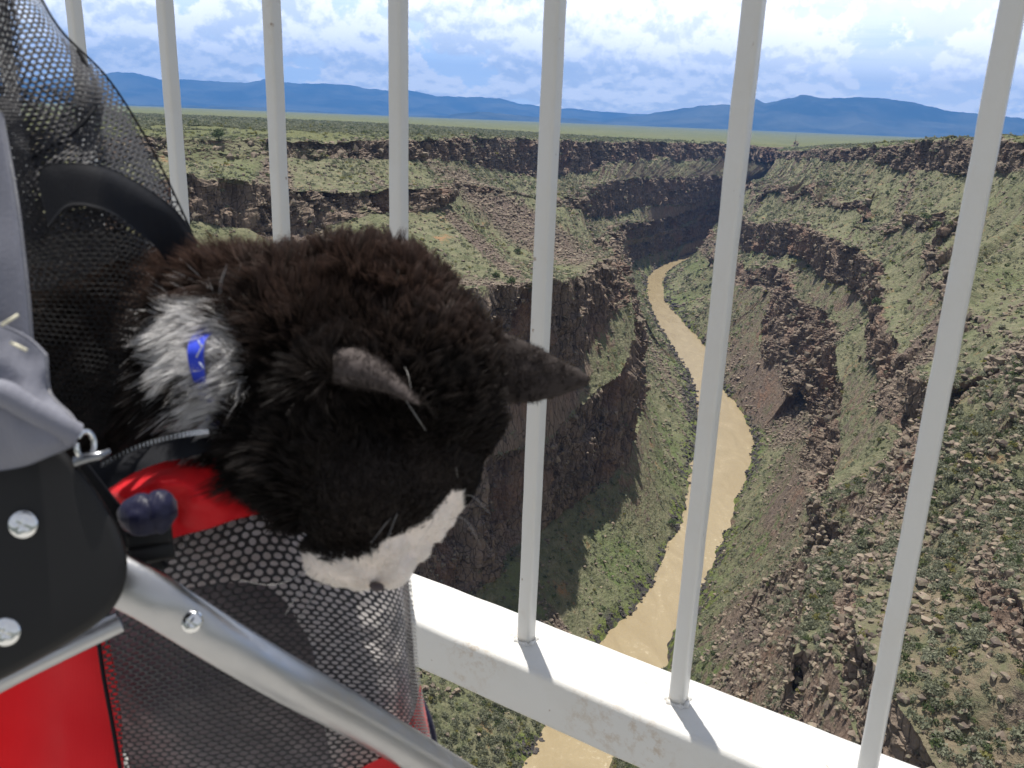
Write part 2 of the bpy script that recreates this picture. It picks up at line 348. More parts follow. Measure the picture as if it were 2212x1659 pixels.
    fc = grid_faces(Pn.shape[0], Pn.shape[1])
    return V, fc, at, ar.ravel(), nz.ravel()
VL, FL, AL, arL, nzL = sweep(LEFT, 100, -1)
VR, FR, AR, arR, nzR = sweep(RIGHT, 300, 1)
FR = FR[:, ::-1]
# the river bed joins both walls into one sheet
TV = np.concatenate([VL, VR]); TF = np.concatenate([FL, FR+len(VL)])
TA = {k: np.concatenate([AL[k], AR[k]]) for k in AL}
TAR = np.concatenate([arL, arR]); TNZ = np.concatenate([nzL, nzR])

def terrain_material():
    m = bpy.data.materials.new('canyon_ground'); m.use_nodes = True; nt = m.node_tree; b = bsdf(m)
    geo = N(nt, 'ShaderNodeNewGeometry'); pos = geo.outputs['Position']
    sep = N(nt, 'ShaderNodeSeparateXYZ'); lk(nt, geo.outputs['Normal'], sep.inputs[0])
    nz = mathn(nt, 'ABSOLUTE', sep.outputs[2])
    n_big = noisen(nt, pos, 0.03, 5, 0.6); n_mid = noisen(nt, pos, 0.22, 6, 0.62); n_fine = noisen(nt, pos, 1.3, 5, 0.65)
    streak = noisen(nt, mapping(nt, pos, (0.4, 0.4, 0.11)), 1.0, 6, 0.65, 0.3)
    bed = noisen(nt, mapping(nt, pos, (0.03, 0.03, 0.5)), 1.0, 4, 0.6)
    # basalt: dark brown and grey with rust and pale lichen
    rock = mixc(nt, mapr(nt, streak, 0.36, 0.62), (0.108, 0.090, 0.075), (0.31, 0.245, 0.19))
    vc = N(nt, 'ShaderNodeTexVoronoi'); vc.inputs['Scale'].default_value = 1.0
    wp = N(nt, 'ShaderNodeVectorMath', operation='ADD'); lk(nt, mapping(nt, pos, (0.42, 0.42, 0.13)), wp.inputs[0])
    nc_ = N(nt, 'ShaderNodeTexNoise'); nc_.inputs['Scale'].default_value = 0.15; lk(nt, pos, nc_.inputs['Vector']); lk(nt, nc_.outputs['Color'], wp.inputs[1])
    lk(nt, wp.outputs[0], vc.inputs['Vector'])
    ve = N(nt, 'ShaderNodeTexVoronoi', feature='DISTANCE_TO_EDGE'); lk(nt, wp.outputs[0], ve.inputs['Vector']); ve.inputs['Scale'].default_value = 1.0
    sc_ = N(nt, 'ShaderNodeSeparateColor'); lk(nt, vc.outputs['Color'], sc_.inputs[0])
    rock = mixc(nt, mapr(nt, sc_.outputs[0], 0.0, 1.0, 0.0, 0.75), rock, (0.27, 0.205, 0.16))
    rock = mixc(nt, mapr(nt, ve.outputs['Distance'], 0.0, 0.07, 0.8, 0), rock, (0.035, 0.028, 0.025))
    rock = mixc(nt, mapr(nt, n_big, 0.5, 0.66, 0, 0.75), rock, (0.25, 0.155, 0.112))
    rock = mixc(nt, mapr(nt, bed, 0.52, 0.7, 0, 0.5), rock, (0.20, 0.165, 0.125))
    rock = mixc(nt, mapr(nt, n_mid, 0.58, 0.72, 0, 0.6), rock, (0.24, 0.21, 0.15))
    # soil and low growth
    soil = mixc(nt, mapr(nt, n_mid, 0.38, 0.6), (0.135, 0.145, 0.082), (0.215, 0.205, 0.13))
    soil = mixc(nt, mapr(nt, n_big, 0.52, 0.68, 0, 0.8), soil, (0.15, 0.17, 0.085))
    soil = mixc(nt, mapr(nt, n_fine, 0.50, 0.66, 0, 0.6), soil, (0.10, 0.105, 0.062))
    soil = mixc(nt, mapr(nt, noisen(nt, pos, 0.075, 6, 0.7), 0.6, 0.68, 0, 0.7), soil, (0.34, 0.19, 0.10))
    scr = mixc(nt, mapr(nt, n_fine, 0.35, 0.65), (0.10, 0.078, 0.066), (0.20, 0.155, 0.128))
    soil = mixc(nt, attr(nt, 'scree'), soil, scr)
    soil = mixc(nt, mathn(nt, 'MULTIPLY', attr(nt, 'green'), mapr(nt, n_mid, 0.4, 0.6)), soil, (0.12, 0.16, 0.06))
    soil = mixc(nt, attr(nt, 'shore'), soil, mixc(nt, mapr(nt, n_mid, 0.45, 0.55), (0.06, 0.055, 0.055), (0.14, 0.17, 0.05)))
    # the open sage plain above the rims
    pl = mixc(nt, mapr(nt, noisen(nt, pos, 0.012, 6, 0.7), 0.35, 0.65), (0.115, 0.128, 0.06), (0.175, 0.178, 0.088))
    pl = mixc(nt, mapr(nt, noisen(nt, pos, 0.35, 3, 0.7), 0.45, 0.65, 0, 0.7), pl, (0.085, 0.10, 0.05))
    pl = mixc(nt, mapr(nt, noisen(nt, pos, 0.0015, 4, 0.6), 0.5, 0.64, 0, 0.6), pl, (0.10, 0.125, 0.06))
    soil = mixc(nt, mapr(nt, attr(nt, 'level'), 8.05, 8.5), soil, pl)
    nearrock = mapr(nt, attr(nt, 'stony'), 0.3, 0.7)
    soil = mixc(nt, mathn(nt, 'MULTIPLY', nearrock, mapr(nt, n_mid, 0.36, 0.56)), soil, mixc(nt, n_fine, (0.13, 0.105, 0.075), (0.30, 0.245, 0.165)))
    k = mathn(nt, 'ADD', nz, mathn(nt, 'MULTIPLY', mathn(nt, 'SUBTRACT', n_mid, 0.5), 0.7))
    rockmask = mathn(nt, 'MULTIPLY', mapr(nt, k, 0.40, 0.54, 1, 0), mapr(nt, attr(nt, 'level'), 8.3, 8.8, 1, 0))
    rockmask = mathn(nt, 'MAXIMUM', rockmask, mapr(nt, mathn(nt, 'ADD', attr(nt, 'cliff'), mathn(nt, 'MULTIPLY', mathn(nt, 'SUBTRACT', n_mid, 0.5), 0.8)), 0.42, 0.6))
    col = mixc(nt, rockmask, soil, rock)
    lk(nt, col, b.inputs['Base Color']); b.inputs['Roughness'].default_value = 0.95; b.inputs['Specular IOR Level'].default_value = 0.15
    vor = N(nt, 'ShaderNodeTexVoronoi'); vor.inputs['Scale'].default_value = 0.8; lk(nt, pos, vor.inputs['Vector'])
    h = mathn(nt, 'ADD', mathn(nt, 'MULTIPLY', noisen(nt, pos, 0.9, 6, 0.7), 1.2), mathn(nt, 'MULTIPLY', vor.outputs['Distance'], 0.5))
    h = mathn(nt, 'ADD', h, mathn(nt, 'MULTIPLY', noisen(nt, mapping(nt, pos, (0.9, 0.9, 0.12)), 1.0, 5, 0.6), mathn(nt, 'MULTIPLY', rockmask, 1.5)))
    bump(m, h, 0.8, 1.1)
    return m
M_TERR = terrain_material()
terr = new_mesh('terrain', TV, TF, M_TERR, smooth=False, attrs=TA); tag(terr, kind='structure')

# river: muddy water filling the gorge floor
def river():
    gx, gy = np.meshgrid(np.linspace(-120, 700, 120), np.linspace(30, 1560, 200), indexing='ij')
    P = np.stack([gx, gy, np.full_like(gx, -174.6)], -1)
    m = mat('muddy_water', (0.42, 0.29, 0.14), 0.22, 0, 0.5); nt = m.node_tree
    geo = N(nt, 'ShaderNodeNewGeometry'); pos = geo.outputs['Position']
    n1 = noisen(nt, mapping(nt, pos, (0.10, 0.035, 1)), 1, 6, 0.7, 1.0); n2 = noisen(nt, pos, 0.55, 5, 0.7, 0.6)
    col = mixc(nt, mapr(nt, n1, 0.35, 0.7), (0.29, 0.23, 0.135), (0.345, 0.28, 0.17))
    foam = mathn(nt, 'MULTIPLY', mapr(nt, n2, 0.55, 0.66), mapr(nt, n1, 0.50, 0.60))
    col = mixc(nt, mathn(nt, 'MULTIPLY', foam, 0.4), col, (0.62, 0.54, 0.4))
    lk(nt, col, bsdf(m).inputs['Base Color'])
    bump(m, mathn(nt, 'ADD', n2, mathn(nt, 'MULTIPLY', noisen(nt, mapping(nt, pos, (1.6, 0.7, 1)), 1.0, 4, 0.7), 0.7)), 0.35, 0.6)
    o = new_mesh('river', P.reshape(-1, 3), grid_faces(120, 200), m); tag(o, kind='structure')
    # silt bed closing the sheet under the water
    P2 = P.copy(); P2[..., 2] = -177.5
    o = new_mesh('riverbed', P2.reshape(-1, 3), grid_faces(120, 200), M_TERR); tag(o, kind='structure')
river()

# ------------------------------------------------------------- scattered ground cover
def ico(level):
    import bmesh
    bm = bmesh.new(); bmesh.ops.create_icosphere(bm, subdivisions=level, radius=1)
    V = np.array([v.co[:] for v in bm.verts]); Fc = np.array([[v.index for v in f.verts] for f in bm.faces]); bm.free()
    return V, Fc
def scatter(name, n, weight, level, size, mat_, sq=(0.7, 1.0), rough=0.45, sink=0.1, smooth=False, seed=1, label=None, cat=None):
    g = np.random.default_rng(seed)
    wv = weight/weight.sum(); idx = g.choice(len(TV), n, p=wv)
    cen = TV[idx]+g.normal(0, 0.7, (n, 3))*np.array([1, 1, 0.05])
    V0, F0 = ico(level); nv = len(V0)
    s = size(idx, g)[:, None]
    rr = 1+rough*g.uniform(-1, 1, (n, nv))
    sc3 = np.stack([g.uniform(0.75, 1.25, n), g.uniform(0.75, 1.25, n), g.uniform(*sq, n)], 1)
    a = g.uniform(0, 6.28, n); c, s_ = np.cos(a)[:, None], np.sin(a)[:, None]
    X = V0[None]*rr[..., None]*sc3[:, None]
    Xx = X[..., 0]*c-X[..., 1]*s_; Xy = X[..., 0]*s_+X[..., 1]*c
    P = np.stack([Xx, Xy, X[..., 2]], -1)*s[..., None]
    P += cen[:, None]; P[..., 2] += (s*(sc3[:, 2:3]*0.6-sink))
    Fa = (F0[None]+(np.arange(n)*nv)[:, None, None]).reshape(-1, 3)
    tint = np.repeat(g.uniform(0, 1, n), nv); kind = np.repeat(g.uniform(0, 1, n), nv)
    o = new_mesh(name, P.reshape(-1, 3), Fa, mat_, smooth=smooth, attrs={'tint': tint, 'sort': kind})
    tag(o, label, cat, kind='stuff'); return o
def leafy(name, n, weight, m, leaf, size, mat_, seed, label, cat):
    g = np.random.default_rng(seed); idx = g.choice(len(TV), n, p=weight/weight.sum())
    cen = TV[idx]+g.normal(0, 0.6, (n, 3))*np.array([1, 1, 0.05]); s = size(idx, g)
    o = g.normal(size=(n, m, 3)); o[..., 2] = np.abs(o[..., 2])*0.9-0.15; o /= np.linalg.norm(o, axis=2, keepdims=True)
    lob = 1+0.35*np.sin(o[..., 0]*3+g.uniform(0, 6, (n, 1)))*np.sin(o[..., 1]*3+g.uniform(0, 6, (n, 1)))
    ctr = o*(g.uniform(0.45, 1, (n, m))*lob)[..., None]*np.array([1, 1, 0.75])*s[:, None, None]+cen[:, None]+np.array([0, 0, 1])*(s*0.15)[:, None, None]
    a = g.normal(size=(n, m, 3))+o*0.0; a /= np.linalg.norm(a, axis=2, keepdims=True); b = np.cross(a, o+g.normal(0, .6, (n, m, 3))); b /= np.linalg.norm(b, axis=2, keepdims=True)+1e-6
    L = (leaf*s)[:, None, None]*g.uniform(0.6, 1.3, (n, m, 1))
    V = np.stack([ctr+a*L, ctr-a*L*0.5+b*L*0.87, ctr-a*L*0.5-b*L*0.87], 2).reshape(-1, 3)
    rep = lambda q: np.repeat(q, m*3)
    tint = np.clip(rep(g.uniform(0, 1, n))*0.7+0.3*np.repeat(g.uniform(0, 1, n*m), 3), 0, 1)
    o_ = new_mesh(name, V, np.arange(3*n*m).reshape(-1, 3), mat_, smooth=False, attrs={'tint': tint, 'sort': rep(g.uniform(0, 1, n))})
    tag(o_, label, cat, kind='stuff')
RNG = np.hypot(TV[:, 0], TV[:, 1]); AZ = np.degrees(np.arctan2(TV[:, 0], TV[:, 1]))
vis = (AZ > -27) & (AZ < 43) & (RNG > 50) & (RNG < 2600)
Lv = TA['level']
def bush_material():
    m = bpy.data.materials.new('sage_leaf'); m.use_nodes = True; nt = m.node_tree; b = bsdf(m)
    geo = N(nt, 'ShaderNodeNewGeometry')
    t = attr(nt, 'tint'); k = attr(nt, 'sort')
    col = mixc(nt, t, (0.19, 0.205, 0.135), (0.33, 0.34, 0.25))
    col = mixc(nt, mapr(nt, k, 0.80, 0.86), col, mixc(nt, t, (0.07, 0.095, 0.045), (0.13, 0.17, 0.07)))
    col = mixc(nt, mapr(nt, k, 0.93, 0.95), col, (0.25, 0.24, 0.08))
    col = mixc(nt, mapr(nt, noisen(nt, geo.outputs['Position'], 3.0, 3, 0.7), 0.45, 0.62, 0, 0.5), col, (0.09, 0.095, 0.06))
    lk(nt, col, b.inputs['Base Color']); b.inputs['Roughness'].default_value = 0.9; b.inputs['Specular IOR Level'].default_value = 0.1
    tr = N(nt, 'ShaderNodeBsdfTranslucent'); lk(nt, col, tr.inputs[0]); mx = N(nt, 'ShaderNodeMixShader'); mx.inputs[0].default_value = 0.42
    lk(nt, b.outputs[0], mx.inputs[1]); lk(nt, tr.outputs[0], mx.inputs[2]); lk(nt, mx.outputs[0], nt.nodes['Material Output'].inputs[0])
    return m
def stone_material():
    m = bpy.data.materials.new('basalt_stone'); m.use_nodes = True; nt = m.node_tree; b = bsdf(m)
    geo = N(nt, 'ShaderNodeNewGeometry'); t = attr(nt, 'tint')
    col = mixc(nt, t, (0.115, 0.092, 0.078), (0.27, 0.215, 0.168))
    col = mixc(nt, mapr(nt, noisen(nt, geo.outputs['Position'], 1.4, 4, 0.7), 0.5, 0.62, 0, 0.6), col, (0.26, 0.25, 0.165))
    sp = N(nt, 'ShaderNodeSeparateXYZ'); lk(nt, geo.outputs['Position'], sp.inputs[0])
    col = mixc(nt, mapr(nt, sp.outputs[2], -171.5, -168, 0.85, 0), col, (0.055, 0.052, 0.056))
    lk(nt, col, b.inputs['Base Color']); b.inputs['Roughness'].default_value = 0.9; b.inputs['Specular IOR Level'].default_value = 0.2
    return m
M_BUSH = bush_material(); M_STONE = stone_material()
patch = 0.25+0.75*np.clip((vn(TV[:, 0]/16, TV[:, 1]/16, TV[:, 2]/16, 55)+0.5*vn(TV[:, 0]/5, TV[:, 1]/5, TV[:, 2]/5, 56)+0.3)/0.5, 0, 1)
slope = np.clip((TNZ-0.38)/0.2, 0, 1)
wb = TAR*slope*vis*(1-0.85*np.clip(TA['cliff']*1.6, 0, 1))*(1-TA['scree']*0.85)*(1-TA['shore']*0.6)*patch*(Lv > 0.1)*(RNG < 1500)
wb = np.where(Lv > 8, TAR*vis*patch*(RNG < 1500)*1.2, wb)
falloff = 1/np.maximum(RNG, 250)**1.0
near = RNG < 235
leafy('sagebrush', 88000, wb*falloff*(~near), 18, 0.46, lambda i, g: (0.32+0.95*g.uniform(0, 1, len(i))**2.4)*np.clip(RNG[i]/420, 0.85, 1.9), M_BUSH, 11,
      'grey green sagebrush covering the slopes of the gorge', 'sagebrush')
leafy('brush', 21000, wb*near, 75, 0.24, lambda i, g: 0.25+1.0*g.uniform(0, 1, len(i))**2.2, M_BUSH, 12,
      'larger sage and rabbitbrush clumps on the nearest slopes', 'brush')
ws = TAR*vis*(Lv < 8.2)*(Lv > 0.06)*(RNG < 1300)*(TA['scree']*1.0+0.10+0.5*TA['shore'])*np.clip((TNZ-0.5)/0.2, 0.0, 1)
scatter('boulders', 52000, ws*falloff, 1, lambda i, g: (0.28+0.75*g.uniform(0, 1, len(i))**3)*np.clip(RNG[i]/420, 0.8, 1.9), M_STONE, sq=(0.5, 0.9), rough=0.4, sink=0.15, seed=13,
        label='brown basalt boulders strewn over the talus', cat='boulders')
wr = TAR*vis*(TA['cliff'] > 0.05)*(TNZ > 0.62)*(RNG < 700)*(0.15+0.85*(RNG < 250))+TAR*vis*(RNG < 240)*(Lv > 0.6)*1.6*(0.35+0.65*(vn(TV[:, 0]/9, TV[:, 1]/9, TV[:, 2]/9, 58) > -0.1))
scatter('rubble', 27000, wr*falloff, 1, lambda i, g: (0.22+1.3*g.uniform(0, 1, len(i))**3.5)*np.clip(RNG[i]/300, 0.6, 1.6), M_STONE, sq=(0.6, 1.2), rough=0.42, sink=0.2, seed=14,
        label='broken rock along the cliff tops and ledges', cat='rubble')

# ------------------------------------------------------------- far ranges, plain floor and haze
def ranges():
    m = mat('forested_slopes', (0.05, 0.06, 0.04), 0.95, 0, 0.1); nt = m.node_tree
    geo = N(nt, 'ShaderNodeNewGeometry')
    lk(nt, mixc(nt, mapr(nt, noisen(nt, geo.outputs['Position'], 0.0006, 7, 0.65), 0.4, 0.62), (0.020, 0.030, 0.022), (0.10, 0.105, 0.08)), bsdf(m).inputs['Base Color'])
    RG = [
      (27500, 5200, [(-900, 130), (-500, 118), (-200, 140), (0, 165), (120, 172), (200, 165), (250, 156), (290, 157), (345, 171), (400, 171), (470, 175), (530, 179), (570, 172), (650, 180), (720, 181), (840, 196), (860, 190), (940, 207), (1020, 210), (1080, 212), (1130, 225), (1200, 232), (1300, 241), (1420, 248), (1560, 262), (1700, 275)], 1),
      (21500, 4200, [(880, 300), (1100, 290), (1240, 272), (1330, 256), (1400, 247), (1440, 239), (1510, 229), (1560, 226), (1612, 226), (1635, 214), (1650, 222), (1690, 216), (1735, 204), (1780, 212), (1870, 210), (1930, 215), (1960, 219), (2050, 240), (2110, 246), (2212, 256), (2500, 262), (2900, 240)], 2),
      (17500, 2200, [(-900, 190), (0, 215), (280, 226), (560, 232), (760, 246), (960, 250), (1030, 241), (1120, 248), (1190, 256), (1250, 257), (1330, 268), (1450, 282), (1560, 290)], 3)]
    for r0, dep, top, sd in RG:
        top = np.array(top, float); na, nd = 900, 70
        X = np.linspace(top[0, 0], top[-1, 0], na); Y = np.interp(X, top[:, 0], top[:, 1])+1.2*vn(X/22, X*0, X*0, sd*9)+0.8*vn(X/8, X*0, X*0, sd*9+1)
        rays = np.array([ray(a, b) for a, b in zip(X, Y)]); hr = np.hypot(rays[:, 0], rays[:, 1])
        ux, uy = rays[:, 0]/hr, rays[:, 1]/hr; ridge = rays[:, 2]/hr*r0
        t = np.concatenate([np.linspace(0, 1, nd-14), 1+np.linspace(0.04, 0.7, 14)])
        rr = r0-dep*(1-t)
        gx, gy = ux[:, None]*rr[None], uy[:, None]*rr[None]
        base = np.array([horizon_z(a, b, 14000) for a, b in zip(ux, uy)])*1.6-40
        sp = 1-2*np.abs(vn(gx/1500, gy/2600, 0*gx, sd*31)); sp2 = 1-2*np.abs(vn(gx/600, gy/900, 0*gx, sd*31+1))
        sh = np.clip(np.minimum(t, 2-t), 0, 1)[None]**1.15
        z = base[:, None]+(ridge-base)[:, None]*sh*(1-(0.30*(0.6-sp)+0.13*(0.6-sp2))*np.clip(np.abs(1-t)*3, 0, 1)[None])
        z = np.minimum(z, (ridge/r0)[:, None]*rr[None]*1.0+np.abs(z)*0) if sd == 99 else z
        V = np.stack([gx, gy, z], -1).reshape(-1, 3)
        o = new_mesh('mountains', V, grid_faces(na, nd)[:, ::-1], m); tag(o, kind='structure')
    a = np.radians(np.linspace(-62, 62, 80)); r_ = np.array([13600, 20000, 34000.0])
    V = np.array([[math.sin(x)*q, math.cos(x)*q, horizon_z(math.sin(x), math.cos(x), 14000)*1.3-12] for x in a for q in r_])
    m2 = mat('far_plain', (0.20, 0.20, 0.12), 0.95, 0, 0.1)
    o = new_mesh('plain', V, grid_faces(80, 3)[:, ::-1], m2); tag(o, kind='structure')
    hz = bpy.data.materials.new('air'); hz.use_nodes = True; nt = hz.node_tree; nt.nodes.clear()
    out = N(nt, 'ShaderNodeOutputMaterial'); v = N(nt, 'ShaderNodeVolumePrincipled')
    v.inputs['Color'].default_value = (0.13, 0.40, 1.0, 1); v.inputs['Density'].default_value = 5.4e-5; v.inputs['Anisotropy'].default_value = 0.0
    lk(nt, v.outputs[0], out.inputs['Volume'])
    hx, y0, y1, z0, z1 = 34000, -400, 31500, -190, 1700
    V = [(x, y, z) for x in (-hx, hx) for y in (y0, y1) for z in (z0, z1)]
    Fq = [(0, 1, 3, 2), (4, 6, 7, 5), (0, 4, 5, 1), (2, 3, 7, 6), (0, 2, 6, 4), (1, 5, 7, 3)]
    o = new_mesh('haze', V, np.array(Fq), hz, smooth=False); tag(o, kind='stuff')
ranges()

# ------------------------------------------------------------- trees standing apart on rims and slopes
def leaf_mat():
    m = mat('juniper_leaf', (0.06, 0.09, 0.04), 0.85, 0, 0.15); nt = m.node_tree
    lk(nt, mixc(nt, attr(nt, 'tint'), (0.045, 0.068, 0.030), (0.13, 0.17, 0.075)), bsdf(m).inputs['Base Color']); return m
M_LEAF = leaf_mat(); M_BARK = mat('juniper_bark', (0.12, 0.09, 0.07), 0.9)
def juniper(X, Y, hgt, label, seed, wide=1.0, group=None):
    px_, py_ = pxy_all
    ok = vis & (TNZ > 0.55)
    d = np.hypot(px_-X, py_-Y)+np.where(ok, 0, 1e9)
    c = np.where(d < 9)[0]
    j = c[np.argmin(RNG[c])] if len(c) else int(np.argmin(d))
    p = TV[j].copy(); g = np.random.default_rng(seed)
    R_ = empty('juniper_tree', p); tag(R_, label, 'juniper tree', group)
    trunk = [(0, 0, -0.3), (0.05*hgt, 0, 0.18*hgt), (0.02*hgt, 0.03*hgt, 0.42*hgt), (0.05*hgt, 0, 0.75*hgt)]
    V = []; fq = []
    def limb(a, b, r0, r1):
        a = np.array(a, float); b = np.array(b, float); ax = (b-a)/np.linalg.norm(b-a); u = np.cross(ax, [0.3, 0.2, 0.9]); u /= np.linalg.norm(u); v = np.cross(ax, u); o = len(V)
        for q, r in ((a, r0), (b, r1)):
            for k in range(7): V.append(q+u*r*math.cos(k*.9)+v*r*math.sin(k*.9))
        for k in range(7): fq.append([o+k, o+(k+1) % 7, o+7+(k+1) % 7, o+7+k])
    for a, b, r0, r1 in zip(trunk[:-1], trunk[1:], (.06, .045, .03), (.045, .03, .012)): limb(a, b, r0*hgt, r1*hgt)
    cl = []
    for k in range(9):
        a = k*2.4; q = np.array([math.cos(a)*.30*wide, math.sin(a)*.30*wide, g.uniform(.3, .85)])*hgt
        limb(trunk[1] if k % 2 else trunk[2], q, .025*hgt, .008*hgt); cl.append(q)
    cl += [np.array([0.03, 0, .88])*hgt, np.array([-.05, .05, .62])*hgt]
    new_mesh('trunk', V, np.array(fq), M_BARK, R_)
    n = 900; ci = g.integers(0, len(cl), n); cc = np.array(cl)[ci]; o = g.normal(size=(n, 3)); o /= np.linalg.norm(o, axis=1, keepdims=True)
    cen = cc+o*(g.uniform(.3, 1, n)**.4*.21*hgt*np.array([wide, wide, .8])[None].T).T
    s_ = g.uniform(.025, .06, n)*hgt; a1 = g.normal(size=(n, 3)); a1 /= np.linalg.norm(a1, axis=1, keepdims=True); a2 = np.cross(a1, o); a2 /= np.linalg.norm(a2, axis=1, keepdims=True)+1e-6
    V = np.stack([cen-a1*s_[:, None], cen+a2*s_[:, None]*.7, cen+a1*s_[:, None], cen-a2*s_[:, None]*.7], 1).reshape(-1, 3)
    new_mesh('crown', V, np.arange(4*n).reshape(n, 4), M_LEAF, R_, smooth=False, attrs={'tint': np.repeat(g.uniform(0, 1, n), 4)})
_d = TV@F; pxy_all = ((512+FPX*(TV@RT)/np.maximum(_d, 1))/KK, (384-FPX*(TV@UP)/np.maximum(_d, 1))/KK)
juniper(468, 296, 5.2, 'lone dark juniper on the left canyon rim against the grassy plain', 1, 1.1)
juniper(1072, 596, 3.2, 'upper of two junipers just above the edge of the big left cliff', 2)
juniper(1112, 616, 3.0, 'lower of two junipers just above the edge of the big left cliff', 3)
juniper(1165, 425, 4.2, 'juniper high on the left slope, close under the dark rim cliff', 4)
juniper(1118, 540, 3.4, 'juniper alone in the middle of the left talus slope', 5)
juniper(1990, 480, 4.0, 'largest juniper of the clump in the middle of the right slope', 6, 1.3)
juniper(2018, 497, 3.4, 'lower juniper beside the largest one on the right slope', 7, 1.3)
juniper(1915, 415, 3.5, 'juniper standing alone high on the right slope below the rim', 8)
juniper(1890, 655, 4.4, 'dark juniper at the foot of the brown cliff on the right wall', 9)
juniper(1455, 1130, 3.8, 'juniper at the left water edge of the muddy river', 10, 1.2)
juniper(1790, 395, 4.2, 'juniper in the gully under the right rim rocks', 11)
#END_TERRAIN
#FOREGROUND
# ------------------------------------------------------------- bridge deck and railing
NAZ = rad(32.3); FN = np.array([math.sin(NAZ), math.cos(NAZ), 0]); FD = np.array([math.cos(NAZ), -math.sin(NAZ), 0])
PD = 0.80
def fpt(t, n, z): return FD*t+FN*n+np.array([0, 0, z])
def white_paint():
    m = mat('white_enamel', (0.62, 0.63, 0.63), 0.38, 0, 0.5); nt = m.node_tree
    tc = N(nt, 'ShaderNodeTexCoord'); o = tc.outputs['Object']
    dirt = noisen(nt, o, 9, 6, 0.7); spots = noisen(nt, o, 60, 3, 0.6)
    col = mixc(nt, mapr(nt, dirt, 0.5, 0.75, 0, 0.35), (0.635, 0.63, 0.605), (0.56, 0.53, 0.46))
    col = mixc(nt, mapr(nt, spots, 0.72, 0.76, 0, 0.8), col, (0.30, 0.22, 0.17))
    rust = mathn(nt, 'MULTIPLY', mapr(nt, noisen(nt, o, 3.2, 3, 0.6), 0.55, 0.68), mapr(nt, noisen(nt, o, 70, 5, 0.75), 0.50, 0.64))
    col = mixc(nt, mathn(nt, 'MULTIPLY', rust, 0.75), col, (0.42, 0.31, 0.20))
    lk(nt, col, bsdf(m).inputs['Base Color'])
    bump(m, mathn(nt, 'ADD', noisen(nt, o, 180, 3, 0.6), mathn(nt, 'MULTIPLY', noisen(nt, o, 35, 3, 0.5), 1.5)), 0.35, 0.0012)
    return m
M_WHITE = white_paint()
def bar(name, p0, p1, wx, wz, bev, m, parent, xdir, seg=4, n_len=60, wob=0.0):
    """rounded rectangular bar from p0 to p1; xdir = direction of its width"""
    p0 = np.array(p0, float); p1 = np.array(p1, float); ax = p1-p0; L = np.linalg.norm(ax); ax /= L
    xd = np.array(xdir, float); xd -= ax*(xd@ax); xd /= np.linalg.norm(xd); zd = np.cross(xd, ax)
    ring = []
    for cx, cz, a0 in ((1, 1, 0), (-1, 1, 90), (-1, -1, 180), (1, -1, 270)):
        for k in range(seg+1):
            a = rad(a0+90*k/seg); ring.append((cx*(wx/2-bev)+bev*math.cos(a), cz*(wz/2-bev)+bev*math.sin(a)))
    ring = np.array(ring); nr = len(ring)
    ts = np.linspace(0, 1, n_len)
    V = p0+ax*(ts[:, None, None]*L)+xd*ring[None, :, :1]+zd*ring[None, :, 1:]
    V = V.reshape(-1, 3)
    if wob: V = V+np.stack([vn(V[:, 0]*30, V[:, 1]*30, V[:, 2]*30, 3+i) for i in range(3)], 1)*wob
    i = np.arange(n_len*nr).reshape(n_len, nr)
    q = np.stack([i[:-1], i[1:], np.roll(i[1:], -1, 1), np.roll(i[:-1], -1, 1)], -1).reshape(-1, 4)
    c0 = len(V); V = np.concatenate([V, [p0, p1]])
    t0 = np.stack([np.full(nr, c0), i[0], np.roll(i[0], -1)], -1); t1 = np.stack([np.full(nr, c0+1), np.roll(i[-1], -1), i[-1]], -1)
    return new_mesh(name, V, [q, np.concatenate([t0, t1])], m, parent)
def railing():
    z0 = -0.612                       # top of the bottom rail
    root = empty('bridge_railing', fpt(0, PD, -0.68)); inv = -np.array(root.location)
    tag(root, 'white painted steel bridge railing of square pickets above the gorge', 'railing')
    P = lambda t, n, z: fpt(t, n, z)+inv
    rc = 0.5*(1.216+1.376)*0.612
    bar('bottom_rail', P(-2.6, rc, z0-0.035), P(1.6, rc, z0-0.035), 0.098, 0.07, 0.008, M_WHITE, root, FN, n_len=300, wob=0.0006)
    bar('top_rail', P(-2.6, rc, 0.58), P(1.6, rc, 0.58), 0.07, 0.07, 0.01, M_WHITE, root, FN, n_len=120)
    # pickets at their own spots along the rail
    for k, px in enumerate(PICKETS):
        t = px
        b = bar('picket', P(t, rc, z0+0.0005), P(t, rc, 0.545), 0.0182, 0.0182, 0.0040, M_WHITE, root, FN, n_len=120, wob=0.0004)
        # weld bead around the foot
        n = 40; a = np.linspace(0, 2*np.pi, n, endpoint=False); r2 = np.linspace(0, 2*np.pi, 9)[:-1]
        cx = np.sign(np.cos(a))*np.abs(np.cos(a))**0.5*0.0102; cy = np.sign(np.sin(a))*np.abs(np.sin(a))**0.5*0.0102
        rr = 0.0032+0.0014*np.sin(a*7+k)
        V = []
        for q in r2:
            o = np.stack([np.cos(a), np.sin(a)], 1)*(rr*np.cos(q))[:, None]
            V.append(P(t, rc, z0)+FD*(cx+o[:, 0])[:, None]+FN*(cy+o[:, 1])[:, None]+np.array([0, 0, 1])*(rr*np.sin(q))[:, None])
        V = np.array(V).reshape(-1, 3); i = np.arange(8*n).reshape(8, n)
        q = np.stack([i, np.roll(i, -1, 0), np.roll(np.roll(i, -1, 0), -1, 1), np.roll(i, -1, 1)], -1).reshape(-1, 4)
        wb_ = new_mesh('weld', V, q, M_WHITE, b)
